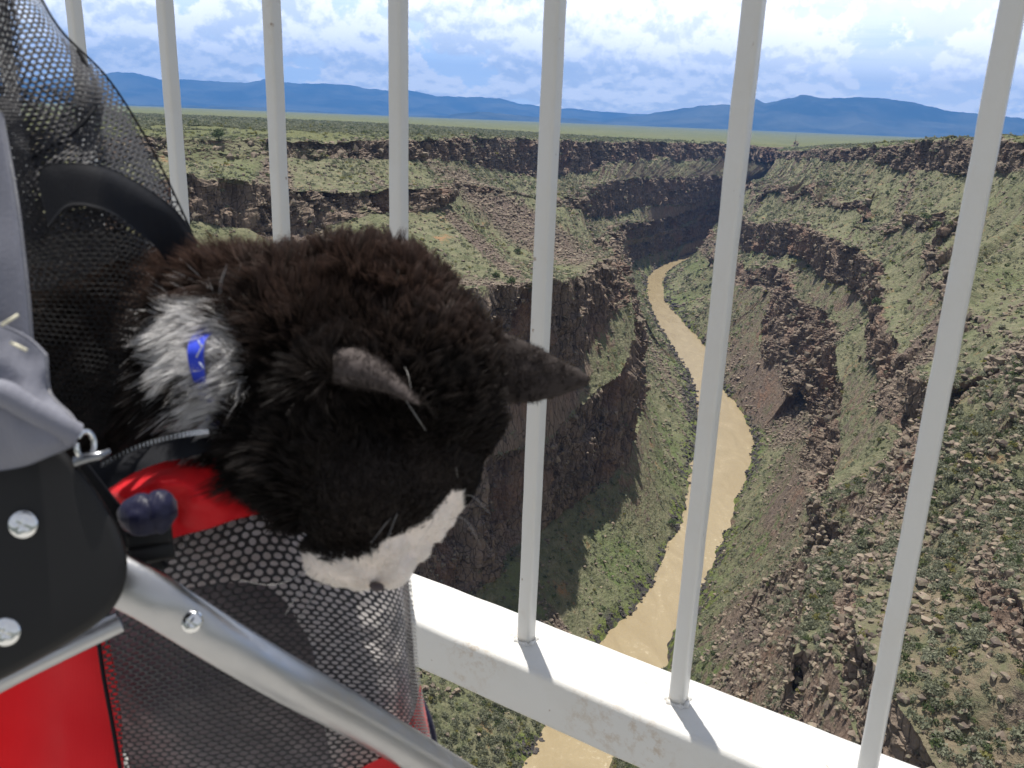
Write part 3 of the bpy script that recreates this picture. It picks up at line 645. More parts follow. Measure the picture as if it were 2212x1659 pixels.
def picket_ts():
    # spacing read along the rail from the five clear pickets
    rc = 0.5*(1.216+1.376)*0.612; out = []
    for X, Y in ((2190, 0), (1629, 0), (1200, 0), (860, 0), (586, 0), (355, 0), (158, 0)):
        d = ray(X, Y); s = rc/(d@FN); out.append((d*s)@FD)
    return out
_t = picket_ts(); _d = (_t[0]-_t[4])/4
PICKETS = [_t[0]+_d*2, _t[0]+_d]+_t+[_t[-1]-_d*k for k in range(1, 5)]
railing()
def deck():
    m = mat('concrete_deck', (0.36, 0.35, 0.33), 0.9); nt = m.node_tree
    geo = N(nt, 'ShaderNodeNewGeometry'); lk(nt, mixc(nt, noisen(nt, geo.outputs['Position'], 14, 6, 0.7), (0.27, 0.265, 0.25), (0.45, 0.44, 0.41)), bsdf(m).inputs['Base Color'])
    o = bar('bridge_deck', fpt(-6, -0.9, -1.25), fpt(3, -0.9, -1.25), 3.3, 0.25, 0.01, m, None, FN); tag(o, kind='structure')
    k = bar('kerb', fpt(-6, 0.70, -1.05), fpt(3, 0.70, -1.05), 0.16, 0.15, 0.015, m, None, FN); tag(k, kind='structure')
deck()

# ------------------------------------------------------------- cloth, nets and tubes of the stroller
def spline2(ctrl, u, v):
    """ctrl: rows x cols x 3 ; u along rows (0..1), v along cols"""
    c = np.asarray(ctrl, float); nr, nc, _ = c.shape
    def interp(P, t):       # P: n x ... x 3 , t: m
        n = len(P); t = np.clip(t, 0, 1)*(n-1); i = np.clip(np.floor(t).astype(int), 0, n-2); f = (t-i).reshape(-1, *([1]*(P.ndim-1)))
        p1, p2 = P[i], P[i+1]; p0 = np.where((i > 0).reshape(f.shape), P[np.maximum(i-1, 0)], 2*p1-p2); p3 = np.where((i < n-2).reshape(f.shape), P[np.minimum(i+2, n-1)], 2*p2-p1)
        return 0.5*((2*p1)+(p2-p0)*f+(2*p0-5*p1+4*p2-p3)*f*f+(3*p1-p0-3*p2+p3)*f**3)
    u = np.asarray(u, float).ravel(); v = np.asarray(v, float).ravel()
    # evaluate rows first on the sorted unique set if this is a grid, else pointwise
    n = nr; t = np.clip(u, 0, 1)*(n-1); i = np.clip(np.floor(t).astype(int), 0, n-2); f = (t-i)[:, None]
    def rowev(idx):
        idx2 = np.clip(idx, 0, nr-1); P = c[idx2]      # m x nc x 3
        m = nc; tt = np.clip(v, 0, 1)*(m-1); j = np.clip(np.floor(tt).astype(int), 0, m-2); g = (tt-j)[:, None]; k = np.arange(len(v))
        p1 = P[k, j]; p2 = P[k, j+1]; p0 = np.where((j > 0)[:, None], P[k, np.maximum(j-1, 0)], 2*p1-p2); p3 = np.where((j < m-2)[:, None], P[k, np.minimum(j+2, m-1)], 2*p2-p1)
        return 0.5*((2*p1)+(p2-p0)*g+(2*p0-5*p1+4*p2-p3)*g*g+(3*p1-p0-3*p2+p3)*g**3)
    p1 = rowev(i); p2 = rowev(i+1)
    p0 = np.where((i > 0)[:, None], rowev(i-1), 2*p1-p2); p3 = np.where((i < n-2)[:, None], rowev(i+2), 2*p2-p1)
    return 0.5*((2*p1)+(p2-p0)*f+(2*p0-5*p1+4*p2-p3)*f*f+(3*p1-p0-3*p2+p3)*f**3)
def qc(rows): return np.array([[Q(*p) for p in r] for r in rows])
def cloth(name, rows, m, parent, nu=70, nv=90, thick=0.0015, wrinkle=0.0, wl=0.03, seed=0, org=None):
    ctrl = qc(rows)
    u, v = np.meshgrid(np.linspace(0, 1, nu), np.linspace(0, 1, nv), indexing='ij')
    P = spline2(ctrl, u, v)
    if wrinkle:
        f = F*1.0
        h = fbm(P[:, 0]/wl, P[:, 1]/wl, P[:, 2]/wl, seed, 3)
        P = P+f*(h*wrinkle)[:, None]
    P2 = P+F*thick
    f1 = grid_faces(nu, nv); i = np.arange(nu*nv).reshape(nu, nv)
    b = np.concatenate([i[0, :], i[1:, -1], i[-1, -2::-1], i[-2:0:-1, 0]]); b2 = np.roll(b, -1)
    side = np.stack([b, b2, b2+nu*nv, b+nu*nv], -1)
    V = np.concatenate([P, P2])-(np.array(org) if org is not None else 0)
    return new_mesh(name, V, np.concatenate([f1[:, ::-1], f1+nu*nv, side]), m, parent)
def net(name, rows, nx, ny, m, parent, hole=0.62, wob=0.0, wl=0.03, seed=0, org=None, thick=0.0005, wvar=0.20):
    """knitted mesh fabric: hexagonal cells with rounded openings, real holes"""
    ctrl = qc(rows)
    cells_u, cells_v = [], []
    for r in range(ny):
        for c in range(nx):
            cells_u.append((r+0.5)/ny); cells_v.append((c+0.5+(0.5 if r % 2 else 0))/(nx+0.5))
    cu = np.array(cells_u); cv = np.array(cells_v); nc = len(cu)
    hx = 0.5/(nx+0.5); hy = 0.5/ny
    K = 12; a = np.arange(K)*2*np.pi/K
    # outer hexagon sampled at 12 points (row pitch = 1.5 * side)
    hexv = np.array([(0, 4/3), (1, 2/3), (1, -2/3), (0, -4/3), (-1, -2/3), (-1, 2/3)])
    outer = []
    for k in range(6): outer += [hexv[k], (hexv[k]+hexv[(k+1) % 6])/2]
    outer = np.array(outer)
    ang = np.arctan2(outer[:, 0], outer[:, 1])
    inner = np.stack([np.sin(ang)*hole, np.cos(ang)*hole*1.12], 1)
    g = np.random.default_rng(seed); jit = 1+g.uniform(-wvar, wvar, (nc, 1)); jit2 = 1+g.uniform(-wvar, wvar, (nc, 1))
    ov = cv[:, None]+outer[None, :, 0]*hx; ou = cu[:, None]+outer[None, :, 1]*hy
    iv = cv[:, None]+inner[None, :, 0]*hx*jit; iu = cu[:, None]+inner[None, :, 1]*hy*jit2
    U_ = np.clip(np.concatenate([ou, iu], 1).ravel(), 0, 1); V_ = np.clip(np.concatenate([ov, iv], 1).ravel(), 0, 1)
    P = spline2(ctrl, U_, V_)
    if wob:
        h = fbm(P[:, 0]/wl, P[:, 1]/wl, P[:, 2]/wl, seed, 2); P = P+F*(h*wob)[:, None]
    k = np.arange(K); kn = (k+1) % K
    q = np.stack([k, kn, kn+K, k+K], -1)[None]+(np.arange(nc)*2*K)[:, None, None]
    q = q.reshape(-1, 4); n0 = len(P)
    # threads have body: pull the opening's rim back
    inn = np.tile(np.r_[np.zeros(K), np.ones(K)], nc)
    P2 = P+F*thick*(1-0.4*inn)[:, None]; P1 = P+F*(thick*0.35*inn)[:, None]
    rim = np.stack([k+K, kn+K, kn+K+n0, k+K+n0], -1)[None]+(np.arange(nc)*2*K)[:, None, None]
    V = np.concatenate([P1, P2])-(np.array(org) if org is not None else 0)
    return new_mesh(name, V, np.concatenate([q, q[:, ::-1]+n0, rim.reshape(-1, 4)]), m, parent)
def tube(name, pts, radii, m, parent, ns=28, n=120, flat=None, org=None, closed=False, dent=None):
    pts = np.array(pts, float); t = np.linspace(0, 1, n); k = np.linspace(0, 1, len(pts))
    if len(pts) > 2:
        P = spline2(np.stack([pts, pts], 1), t, t*0)
    else: P = pts[0]*(1-t[:, None])+pts[1]*t[:, None]
    r = np.interp(t, np.linspace(0, 1, len(np.atleast_1d(radii))), np.atleast_1d(radii))
    T = np.gradient(P, axis=0); T /= np.linalg.norm(T, axis=1, keepdims=True)
    nrm = np.cross(T, F); nrm /= np.linalg.norm(nrm, axis=1, keepdims=True); bn = np.cross(T, nrm)
    a = np.linspace(0, 2*np.pi, ns, endpoint=False)
    fl = np.interp(t, np.linspace(0, 1, len(np.atleast_1d(flat))), np.atleast_1d(flat)) if flat is not None else np.ones(n)
    V = P[:, None]+nrm[:, None]*(np.cos(a)[None, :, None]*r[:, None, None])+bn[:, None]*(np.sin(a)[None, :, None]*(r*fl)[:, None, None])
    if dent is not None: V = dent(V, P, t)
    V = V.reshape(-1, 3); i = np.arange(n*ns).reshape(n, ns)
    q = np.stack([i[:-1], i[1:], np.roll(i[1:], -1, 1), np.roll(i[:-1], -1, 1)], -1).reshape(-1, 4)
    V = np.concatenate([V, [P[0], P[-1]]]); c0 = n*ns
    tr = np.concatenate([np.stack([np.full(ns, c0), i[0], np.roll(i[0], -1)], -1), np.stack([np.full(ns, c0+1), np.roll(i[-1], -1), i[-1]], -1)])
    return new_mesh(name, V-(np.array(org) if org is not None else 0), [q, tr], m, parent)
def dome(name, c, r, h, m, parent, axis, org, flatten=0.25, cross=True):
    """rivet head: a low dome with a soft rim and a struck mark"""
    ax = np.array(axis, float); ax /= np.linalg.norm(ax); u = np.cross(ax, [0, 0, 1.0]); u /= np.linalg.norm(u); v = np.cross(ax, u)
    nr, na = 14, 40; V = []
    for i in range(nr+1):
        s = i/nr; rr = r*math.sin(s*math.pi/2); hh = h*math.cos(s*math.pi/2)**1.0
        for k in range(na):
            a = 2*math.pi*k/na; d = 0
            if cross: d = -h*0.22*math.exp(-(min(abs(math.sin(a+0.5)), abs(math.cos(a+0.5)))*s/0.10)**2)*max(0, 1-s*1.7)
            V.append(np.array(c)+u*rr*math.cos(a)+v*rr*math.sin(a)+ax*(hh+d))
    for k in range(na):
        a = 2*math.pi*k/na; V.append(np.array(c)+u*r*math.cos(a)+v*r*math.sin(a)-ax*h*0.5)
    V = np.array(V)-np.array(org); i = np.arange((nr+2)*na).reshape(nr+2, na)
    q = np.stack([i[:-1], i[1:], np.roll(i[1:], -1, 1), np.roll(i[:-1], -1, 1)], -1).reshape(-1, 4)
    return new_mesh(name, V, q, m, parent)
def strand_tube(name, pts, r, m, parent, org=None, n=24, ns=5):
    return tube(name, pts, r, m, parent, ns=ns, n=n, org=org)

def fabric(name, col, rough=0.75, scale=900, trans=0.0, sheen=0.2):
    m = mat(name, col, rough, 0, 0.25, sheen); nt = m.node_tree
    tc = N(nt, 'ShaderNodeTexCoord'); o = tc.outputs['Object']
    wv = N(nt, 'ShaderNodeTexWave', wave_type='BANDS'); wv.inputs['Scale'].default_value = scale/6; lk(nt, o, wv.inputs['Vector'])
    n1 = noisen(nt, o, 30, 4, 0.6)
    lk(nt, mixc(nt, n1, tuple(c*0.85 for c in col), tuple(min(1, c*1.15) for c in col)), bsdf(m).inputs['Base Color'])
    bump(m, mathn(nt, 'ADD', mathn(nt, 'MULTIPLY', wv.outputs['Fac'], 0.3), noisen(nt, o, scale, 2, 0.5)), 0.25, 0.0006)
    if trans:
        tr = N(nt, 'ShaderNodeBsdfTranslucent'); tr.inputs[0].default_value = (*col, 1)
        mx = N(nt, 'ShaderNodeMixShader'); mx.inputs[0].default_value = trans
        out = nt.nodes['Material Output']; lk(nt, bsdf(m).outputs[0], mx.inputs[1]); lk(nt, tr.outputs[0], mx.inputs[2]); lk(nt, mx.outputs[0], out.inputs[0])
    return m
M_NET = fabric('black_netting', (0.024, 0.024, 0.030), 0.5); M_NET2 = fabric('grey_black_netting', (0.042, 0.040, 0.043), 0.6); M_WEB = fabric('black_webbing', (0.007, 0.008, 0.012), 0.8, sheen=0.0); M_DNET = fabric('black_veil', (0.006, 0.006, 0.007), 0.8, sheen=0.0)
M_RED = fabric('red_nylon', (0.97, 0.030, 0.045), 0.5, trans=0.5); M_LIN_SHADE = fabric('shaded_lining', (0.17, 0.15, 0.165), 0.8, sheen=0.3); M_NAVY = fabric('navy_ribbon', (0.008, 0.009, 0.034), 0.45, sheen=0.1)
M_GREY = fabric('grey_lining', (0.185, 0.19, 0.23), 0.7); M_LIN_LIT = fabric('lit_lining', (0.93, 0.87, 0.86), 0.8, trans=0.5)
M_BLACK = mat('black_plastic', (0.010, 0.010, 0.011), 0.5, 0, 0.35)
bump(M_BLACK, noisen(M_BLACK.node_tree, N(M_BLACK.node_tree, 'ShaderNodeTexCoord').outputs['Object'], 900, 2, 0.5), 0.15, 0.0004)
def metal(name, col, rough, aniso=0.0):
    m = mat(name, col, rough, 1.0); nt = m.node_tree
    o = N(nt, 'ShaderNodeTexCoord').outputs['Object']
    lk(nt, mapr(nt, noisen(nt, o, 120, 4, 0.7), 0.3, 0.7, rough*0.8, rough*1.25), bsdf(m).inputs['Roughness'])
    bump(m, noisen(nt, o, 300, 3, 0.6), 0.06, 0.0006); return m
M_ALU = metal('brushed_aluminium', (0.46, 0.465, 0.48), 0.36); M_CHR = metal('bright_steel', (0.80, 0.81, 0.82), 0.12)
M_THREAD = mat('cream_thread', (0.72, 0.68, 0.52), 0.7)

def stroller():
    org = Q(500, 1650, 0.45); org[2] = -1.12
    R_ = empty('pet_stroller', org)
    tag(R_, 'red and black pet stroller with netting sides and silver tube frame', 'pet stroller')
    # hood netting, two layers, seen against the sky
    net('hood_net', [
        [(-160, -120, .36), (-60, -110, .37), (10, -80, .38), (60, -60, .40)],
        [(-160, 60, .36), (-30, 40, .36), (80, 30, .375), (128, 62, .40)],
        [(-160, 200, .36), (0, 190, .355), (130, 170, .37), (228, 165, .41)],
        [(-140, 330, .37), (40, 330, .36), (180, 310, .375), (296, 268, .42)],
        [(-120, 450, .38), (70, 450, .37), (230, 430, .385), (352, 372, .43)],
        [(-100, 600, .39), (90, 570, .385), (270, 560, .40), (415, 505, .44)],
    ], 21, 66, M_NET, R_, hole=0.66, wob=0.004, wl=0.05, seed=3, org=org)
    net('hood_net', [
        [(-160, 180, .385), (0, 190, .385), (120, 190, .39), (222, 185, .415)],
        [(-140, 330, .39), (40, 330, .385), (180, 310, .395), (290, 278, .425)],
        [(-120, 450, .40), (70, 450, .395), (230, 430, .40), (346, 382, .435)],
        [(-100, 600, .41), (90, 570, .405), (270, 560, .415), (405, 510, .445)],
    ], 22, 38, M_NET, R_, hole=0.68, wob=0.004, wl=0.05, seed=13, org=org)
    net('hood_fold', [
        [(-90, -120, .352), (-20, -100, .352), (36, -70, .354)],
        [(-90, 150, .352), (-15, 150, .352), (46, 160, .354)],
        [(-90, 300, .352), (10, 300, .350), (66, 300, .354)],
        [(-60, 420, .356), (20, 420, .354), (90, 420, .358)],
        [(-40, 560, .36), (50, 540, .358), (100, 500, .362)],
    ], 13, 66, M_NET, R_, hole=0.62, wob=0.005, wl=0.02, seed=4, org=org)
    net('hood_fold', [
        [(128, 75, .392), (142, 90, .394), (166, 108, .396)],
        [(165, 180, .376), (195, 185, .378), (224, 190, .384)],
        [(120, 260, .372), (165, 285, .372), (215, 290, .378)],
        [(20, 330, .362), (80, 400, .360), (190, 385, .366)],
        [(0, 440, .366), (80, 520, .364), (230, 470, .37)],
        [(20, 620, .374), (120, 620, .372), (250, 560, .38)],
    ], 12, 44, M_NET, R_, hole=0.60, wob=0.004, wl=0.02, seed=5, org=org)
    net('hood_net', [
        [(60, 520, .352), (150, 500, .353), (260, 500, .362), (330, 520, .375)],
        [(62, 640, .350), (150, 640, .350), (240, 640, .356), (300, 650, .366)],
        [(66, 780, .350), (140, 790, .350), (210, 800, .354), (262, 810, .362)],
        [(90, 940, .352), (130, 940, .352), (180, 940, .355), (225, 945, .360)],
    ], 16, 40, M_DNET, R_, hole=0.86, wob=0.004, wl=0.03, seed=8, org=org)
    hem = [Q(60, -60, .398), Q(128, 60, .398), Q(228, 163, .408), Q(297, 266, .418), Q(353, 370, .428), Q(414, 500, .438)]
    tube('hood_hem', hem, 0.0005, M_WEB, R_, ns=8, org=org)
    tube('hood_seam', [Q(168, 108, .39), Q(205, 180, .388), Q(200, 240, .376), Q(140, 300, .37), (Q(60, 345, .362))], 0.0009, M_WEB, R_, ns=8, org=org)
    # webbing band arching over the opening
    cloth('webbing_band', [
        [(80, 395, .352), (100, 356, .353), (200, 355, .358), (262, 375, .372), (330, 415, .385), (385, 460, .40), (425, 520, .412)],
        [(90, 430, .352), (130, 385, .353), (215, 385, .357), (275, 410, .37), (330, 450, .382), (375, 490, .397), (420, 560, .41)],
        [(104, 490, .352), (148, 445, .353), (214, 450, .356), (268, 478, .368), (310, 512, .38), (345, 545, .394), (400, 640, .41)],
    ], M_WEB, R_, 20, 120, 0.0012, org=org)
    # grey lining flap and strip at the left
    cloth('lining_strip', [
        [(-200, 200, .30), (-60, 210, .30), (-10, 235, .302), (2, 245, .305)],
        [(-200, 420, .30), (-60, 420, .30), (12, 420, .302), (32, 425, .305)],
        [(-200, 600, .30), (-60, 600, .30), (30, 600, .302), (54, 600, .305)],
        [(-200, 800, .30), (-60, 800, .30), (40, 800, .302), (70, 790, .305)],
    ], M_GREY, R_, 50, 40, 0.002, wrinkle=0.0015, wl=0.05, org=org)
    fl = cloth('lining_flap', [
        [(-150, 640, .29), (-60, 660, .288), (0, 700, .29), (60, 728, .294), (104, 765, .298)],
        [(-150, 740, .286), (-60, 760, .284), (10, 790, .286), (64, 812, .292), (108, 800, .298)],
        [(-150, 840, .284), (-60, 850, .282), (10, 860, .285), (80, 868, .29), (112, 850, .298)],
        [(-150, 900, .286), (-40, 900, .286), (40, 905, .286), (110, 900, .288), (150, 895, .296)],
        [(-150, 960, .29), (-40, 970, .290), (40, 970, .290), (110, 955, .290), (168, 922, .296)],
        [(-150, 1020, .294), (-40, 1020, .294), (40, 1010, .294), (110, 985, .294), (164, 962, .298)],
    ], M_GREY, R_, 60, 70, 0.002, wrinkle=0.0055, wl=0.022, seed=9, org=org)
    tube('flap_roll', [Q(-80, 850, .281), Q(0, 848, .283), Q(60, 880, .286), Q(120, 915, .291), Q(160, 938, .296)], [0.0035, 0.0045, 0.004, 0.004, 0.0045], M_GREY, fl, ns=20, org=org)
    for a, b in (((4, 702), (39, 680)), ((24, 740), (58, 757))):
        tube('stitch', [Q(*a, .2855), Q((a[0]+b[0])/2, (a[1]+b[1])/2, .284), Q(*b, .2855)], 0.00055, M_THREAD, fl, ns=8, n=20, org=org)
    # hub plate with rivets
    out = [(-140, 1540), (-140, 1170), (-140, 800), (-60, 830), (0, 868), (60, 905), (120, 955), (170, 1010), (215, 1070), (250, 1130), (272, 1190), (274, 1240), (262, 1285), (235, 1325), (190, 1362), (120, 1405), (40, 1450), (-60, 1500), (-140, 1540)]
    o2 = np.array(out, float); tt = np.linspace(0, 1, 90); PO = spline2(np.stack([np.c_[o2, 0*o2[:, :1]]]*2, 1), tt, tt*0)[:, :2]
    cen = np.array([30, 1200.0]); rings = []
    for sc_, dd in ((0.0, .3120), (0.55, .3120), (0.90, .3121), (0.965, .3126), (0.99, .3138), (1.0, .3160), (1.0, .3230), (0.985, .3250), (0.9, .3255)):
        rings.append([Q(*(cen+(p-cen)*sc_), dd+0.00003*(p[0]-cen[0])*sc_) for p in PO])
    V = np.array(rings).reshape(-1, 3)-org
    hp = new_mesh('hub_plate', V, grid_faces(len(rings), 90), M_BLACK, R_)
    for X, Y, r in ((50, 1133, .0053), (12, 1365, .0054)):
        dome('rivet', Q(X, Y, .3118), r, 0.0022, M_CHR, hp, -F+RT*0.15, org)
    # silver frame tubes
    def dent(V, P, t):
        c = Q(412, 1345, .36); d = np.linalg.norm(V-c, axis=2)
        return V+F*(0.0020*np.exp(-(d/0.012)**2))[..., None]
    ft = tube('frame_tube', [Q(120, 1190, .352), Q(300, 1275, .357), Q(420, 1350, .367), Q(620, 1468, .40), Q(800, 1568, .45), Q(1120, 1760, .56)], [0.0112, 0.0110, 0.0106, 0.0104, 0.0104, 0.0104], M_ALU, R_, ns=48, n=240, flat=[0.55, 0.62, 0.78, 1, 1, 1], org=org, dent=dent)
    dome('rivet', Q(413, 1343, .3585), 0.0047, 0.0022, M_CHR, ft, -F-RT*0.1+UP*0.1, org)
    tube('frame_tube', [Q(262, 1342, .40), Q(120, 1408, .39), Q(0, 1468, .38), Q(-160, 1555, .37)], [0.0050, 0.0055, 0.0055, 0.0055], M_ALU, R_, ns=40, flat=[0.6, 0.8, 1, 1], org=org)
    # lower red panel
    cloth('side_panel', [
        [(-200, 1360, .47), (-60, 1390, .465), (60, 1380, .46), (150, 1370, .458), (228, 1350, .456)],
        [(-200, 1450, .47), (-60, 1460, .462), (55, 1450, .468), (150, 1440, .458), (238, 1440, .456)],
        [(-200, 1550, .47), (-60, 1560, .462), (52, 1560, .470), (150, 1550, .458), (250, 1550, .456)],
        [(-200, 1800, .47), (-60, 1800, .462), (48, 1800, .472), (150, 1800, .458), (272, 1800, .456)],
    ], M_RED, R_, 70, 90, 0.002, wrinkle=0.008, wl=0.06, seed=21, org=org)
    # lower netting, bulging, turning away at its right edge
    rows = [
        [(190, 1230, .452), (300, 1180, .448), (440, 1145, .446), (570, 1108, .450), (700, 1150, .458), (820, 1215, .472), (872, 1240, .492), (888, 1246, .515)],
        [(208, 1375, .452), (335, 1335, .438), (465, 1305, .432), (603, 1285, .434), (722, 1300, .444), (833, 1335, .460), (882, 1350, .488), (898, 1358, .515)],
        [(222, 1470, .452), (342, 1450, .437), (472, 1425, .430), (612, 1400, .432), (731, 1405, .442), (841, 1425, .460), (889, 1435, .488), (904, 1438, .515)],
        [(240, 1560, .452), (352, 1545, .440), (482, 1528, .432), (622, 1510, .434), (741, 1508, .444), (851, 1512, .464), (900, 1515, .492), (915, 1518, .520)],
        [(262, 1655, .452), (368, 1645, .444), (500, 1630, .438), (630, 1615, .438), (750, 1600, .448), (860, 1592, .468), (914, 1590, .500), (930, 1590, .530)],
        [(280, 1760, .456), (390, 1750, .450), (520, 1740, .444), (640, 1720, .446), (760, 1700, .456), (870, 1680, .474), (930, 1668, .508), (948, 1660, .538)],
    ]
    net('side_net', rows, 38, 54, M_NET2, R_, hole=0.72, wob=0.003, wl=0.05, seed=6, org=org, thick=0.0007)
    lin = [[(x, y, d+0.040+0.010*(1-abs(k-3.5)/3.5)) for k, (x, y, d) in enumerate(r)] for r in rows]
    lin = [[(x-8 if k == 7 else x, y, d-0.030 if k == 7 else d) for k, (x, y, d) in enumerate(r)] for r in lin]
    cloth('inner_lining', lin, M_LIN_SHADE, R_, 110, 140, 0.0015, wrinkle=0.013, wl=0.040, seed=31, org=org)  # dark colour stands for the shaded inside of the lining
    cloth('lit_lining', [  # strip of the same lining, light on its fold put into the colour
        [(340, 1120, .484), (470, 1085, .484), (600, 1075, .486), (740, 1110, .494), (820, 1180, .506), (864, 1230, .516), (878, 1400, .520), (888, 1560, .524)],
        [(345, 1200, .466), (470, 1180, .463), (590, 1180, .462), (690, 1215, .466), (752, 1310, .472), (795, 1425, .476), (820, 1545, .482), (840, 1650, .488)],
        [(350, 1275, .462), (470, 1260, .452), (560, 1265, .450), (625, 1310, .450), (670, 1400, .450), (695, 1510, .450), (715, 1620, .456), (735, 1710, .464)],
    ], M_LIN_LIT, R_, 50, 120, 0.0015, wrinkle=0.012, wl=0.028, seed=33, org=org)
    cloth('red_piping', [[(862, 1600, .482), (895, 1540, .492), (908, 1480, .505)], [(905, 1620, .50), (917, 1560, .512), (910, 1495, .518)], [(930, 1640, .52), (928, 1590, .525), (914, 1510, .522)]], M_RED, R_, 30, 30, 0.001, org=org)
    cloth('red_hem', [[(700, 1740, .452), (770, 1668, .452), (850, 1625, .462)], [(760, 1780, .458), (830, 1700, .462), (875, 1650, .474)]], M_RED, R_, 20, 30, 0.001, org=org)
    tube('net_binding', [Q(206, 1330, .446), Q(222, 1450, .447), Q(242, 1560, .447), Q(266, 1700, .448)], 0.0011, M_WEB, R_, ns=8, org=org)
    tube('navy_binding', [Q(905, 1500, .535), Q(926, 1560, .535), Q(936, 1610, .54), Q(945, 1680, .545)], [0.0018, 0.0028, 0.003, 0.003], M_NAVY, R_, ns=12, org=org)
    # upper red collar of the basket, gathered
    cloth('front_panel', [
        [(195, 1045, 0.396), (240, 1030, 0.396), (285, 1005, 0.398), (340, 985, 0.402), (400, 975, 0.404), (450, 960, 0.408), (500, 950, 0.416)],
        [(215, 1085, 0.380), (255, 1065, 0.374), (300, 1045, 0.378), (350, 1040, 0.372), (410, 1030, 0.380), (465, 1030, 0.388), (520, 1030, 0.402)],
        [(235, 1125, 0.382), (275, 1105, 0.378), (320, 1095, 0.374), (370, 1085, 0.382), (430, 1085, 0.376), (490, 1085, 0.388), (560, 1080, 0.402)],
        [(262, 1180, 0.392), (310, 1170, 0.386), (345, 1172, 0.386), (385, 1160, 0.384), (445, 1145, 0.386), (515, 1120, 0.392), (580, 1105, 0.406)],
    ], M_RED, R_, 80, 110, 0.0015, wrinkle=0.008, wl=0.020, seed=41, org=org)
    # zip along the rim
    zt = cloth('zip_tape', [
        [(150, 1020, 0.3670), (195, 1000, 0.3670), (245, 990, 0.3690), (300, 965, 0.3730), (360, 945, 0.3790), (420, 932, 0.3850), (475, 926, 0.3930)],
        [(170, 1048, 0.3650), (215, 1030, 0.3650), (265, 1008, 0.3670), (320, 988, 0.3710), (380, 970, 0.3770), (440, 955, 0.3830), (485, 945, 0.3910)],
        [(190, 1080, 0.3670), (232, 1058, 0.3650), (285, 1024, 0.3670), (345, 1000, 0.3710), (405, 988, 0.3770), (452, 975, 0.3830), (490, 960, 0.3910)],
    ], M_WEB, R_, 24, 80, 0.001, wrinkle=0.001, wl=0.02, org=org)
    zr = spline2(np.stack([np.array([Q(238, 1000, 0.3670), Q(300, 968, 0.3710), Q(360, 948, 0.3760), Q(420, 935, 0.3820), Q(462, 930, 0.3880)])]*2, 1), np.linspace(0, 1, 30), np.zeros(30))
    V = []; Fq = []
    for k, p in enumerate(zr):
        b = len(V); sx, sy, sz = 0.0008, 0.0012, 0.0010; p = p-F*0.0065
        for dx in (-1, 1):
            for dy in (-1, 1):
                for dz in (-1, 1): V.append(p+RT*sx*dx*(0.7 if dz < 0 else 1)+UP*sy*dy+F*sz*dz-org)
        for f in ((0, 1, 3, 2), (4, 6, 7, 5), (0, 4, 5, 1), (2, 3, 7, 6), (0, 2, 6, 4), (1, 5, 7, 3)): Fq.append([b+i for i in f])
    new_mesh('zip_teeth', V, np.array(Fq), M_CHR, zt, smooth=False)
    # navy ribbon bow and black clip
    def lump(name, c, rx, ry, rz, m, seed, amp=0.15):
        V0, F0 = ico(4); n = 1+amp*fbm(V0[:, 0]*1.6, V0[:, 1]*1.6, V0[:, 2]*1.6, seed, 3)
        P = V0*n[:, None]
        V = c+RT*(P[:, :1]*rx)+UP*(P[:, 1:2]*ry)+F*(P[:, 2:]*rz)-org
        return new_mesh(name, V, F0, m, R_)
    lump('ribbon_knot', Q(305, 1112, 0.3610), .0098, .0088, .008, M_NAVY, 8, 0.16)
    lump('ribbon_knot', Q(346, 1104, 0.3620), .0068, .0092, .007, M_NAVY, 12, 0.16)
    cl = bar('strap_clip', Q(272, 1166, 0.3670)-org, Q(372, 1152, 0.3730)-org, 0.0095, 0.007, 0.0033, M_BLACK, R_, UP, n_len=12)
    bar('strap_clip', Q(280, 1204, 0.3670)-org, Q(376, 1184, 0.3730)-org, 0.0085, 0.006, 0.0028, M_BLACK, R_, UP, n_len=12)
    bar('strap', Q(150, 1010, 0.3510)-org, Q(330, 1235, 0.3780)-org, 0.016, 0.002, 0.0009, M_WEB, R_, RT, n_len=40)
    # ring where the tether meets the hub
    rg = [Q(185+26*math.cos(a)*0.75, 962+30*math.sin(a), .318+0.003*math.cos(a)) for a in np.linspace(-2.6, 3.3, 26)]
    tube('metal_ring', rg, 0.0011, M_CHR, R_, ns=12, n=100, org=org)
    tube('snap_hook', [Q(166, 998, .317), Q(188, 990, .316), Q(214, 984, .317), Q(236, 975, .320)], [.0022, .0020, .0017, .0012], mat('dark_steel', (0.25, 0.26, 0.28), 0.25, 1.0), R_, ns=14, org=org)
stroller()
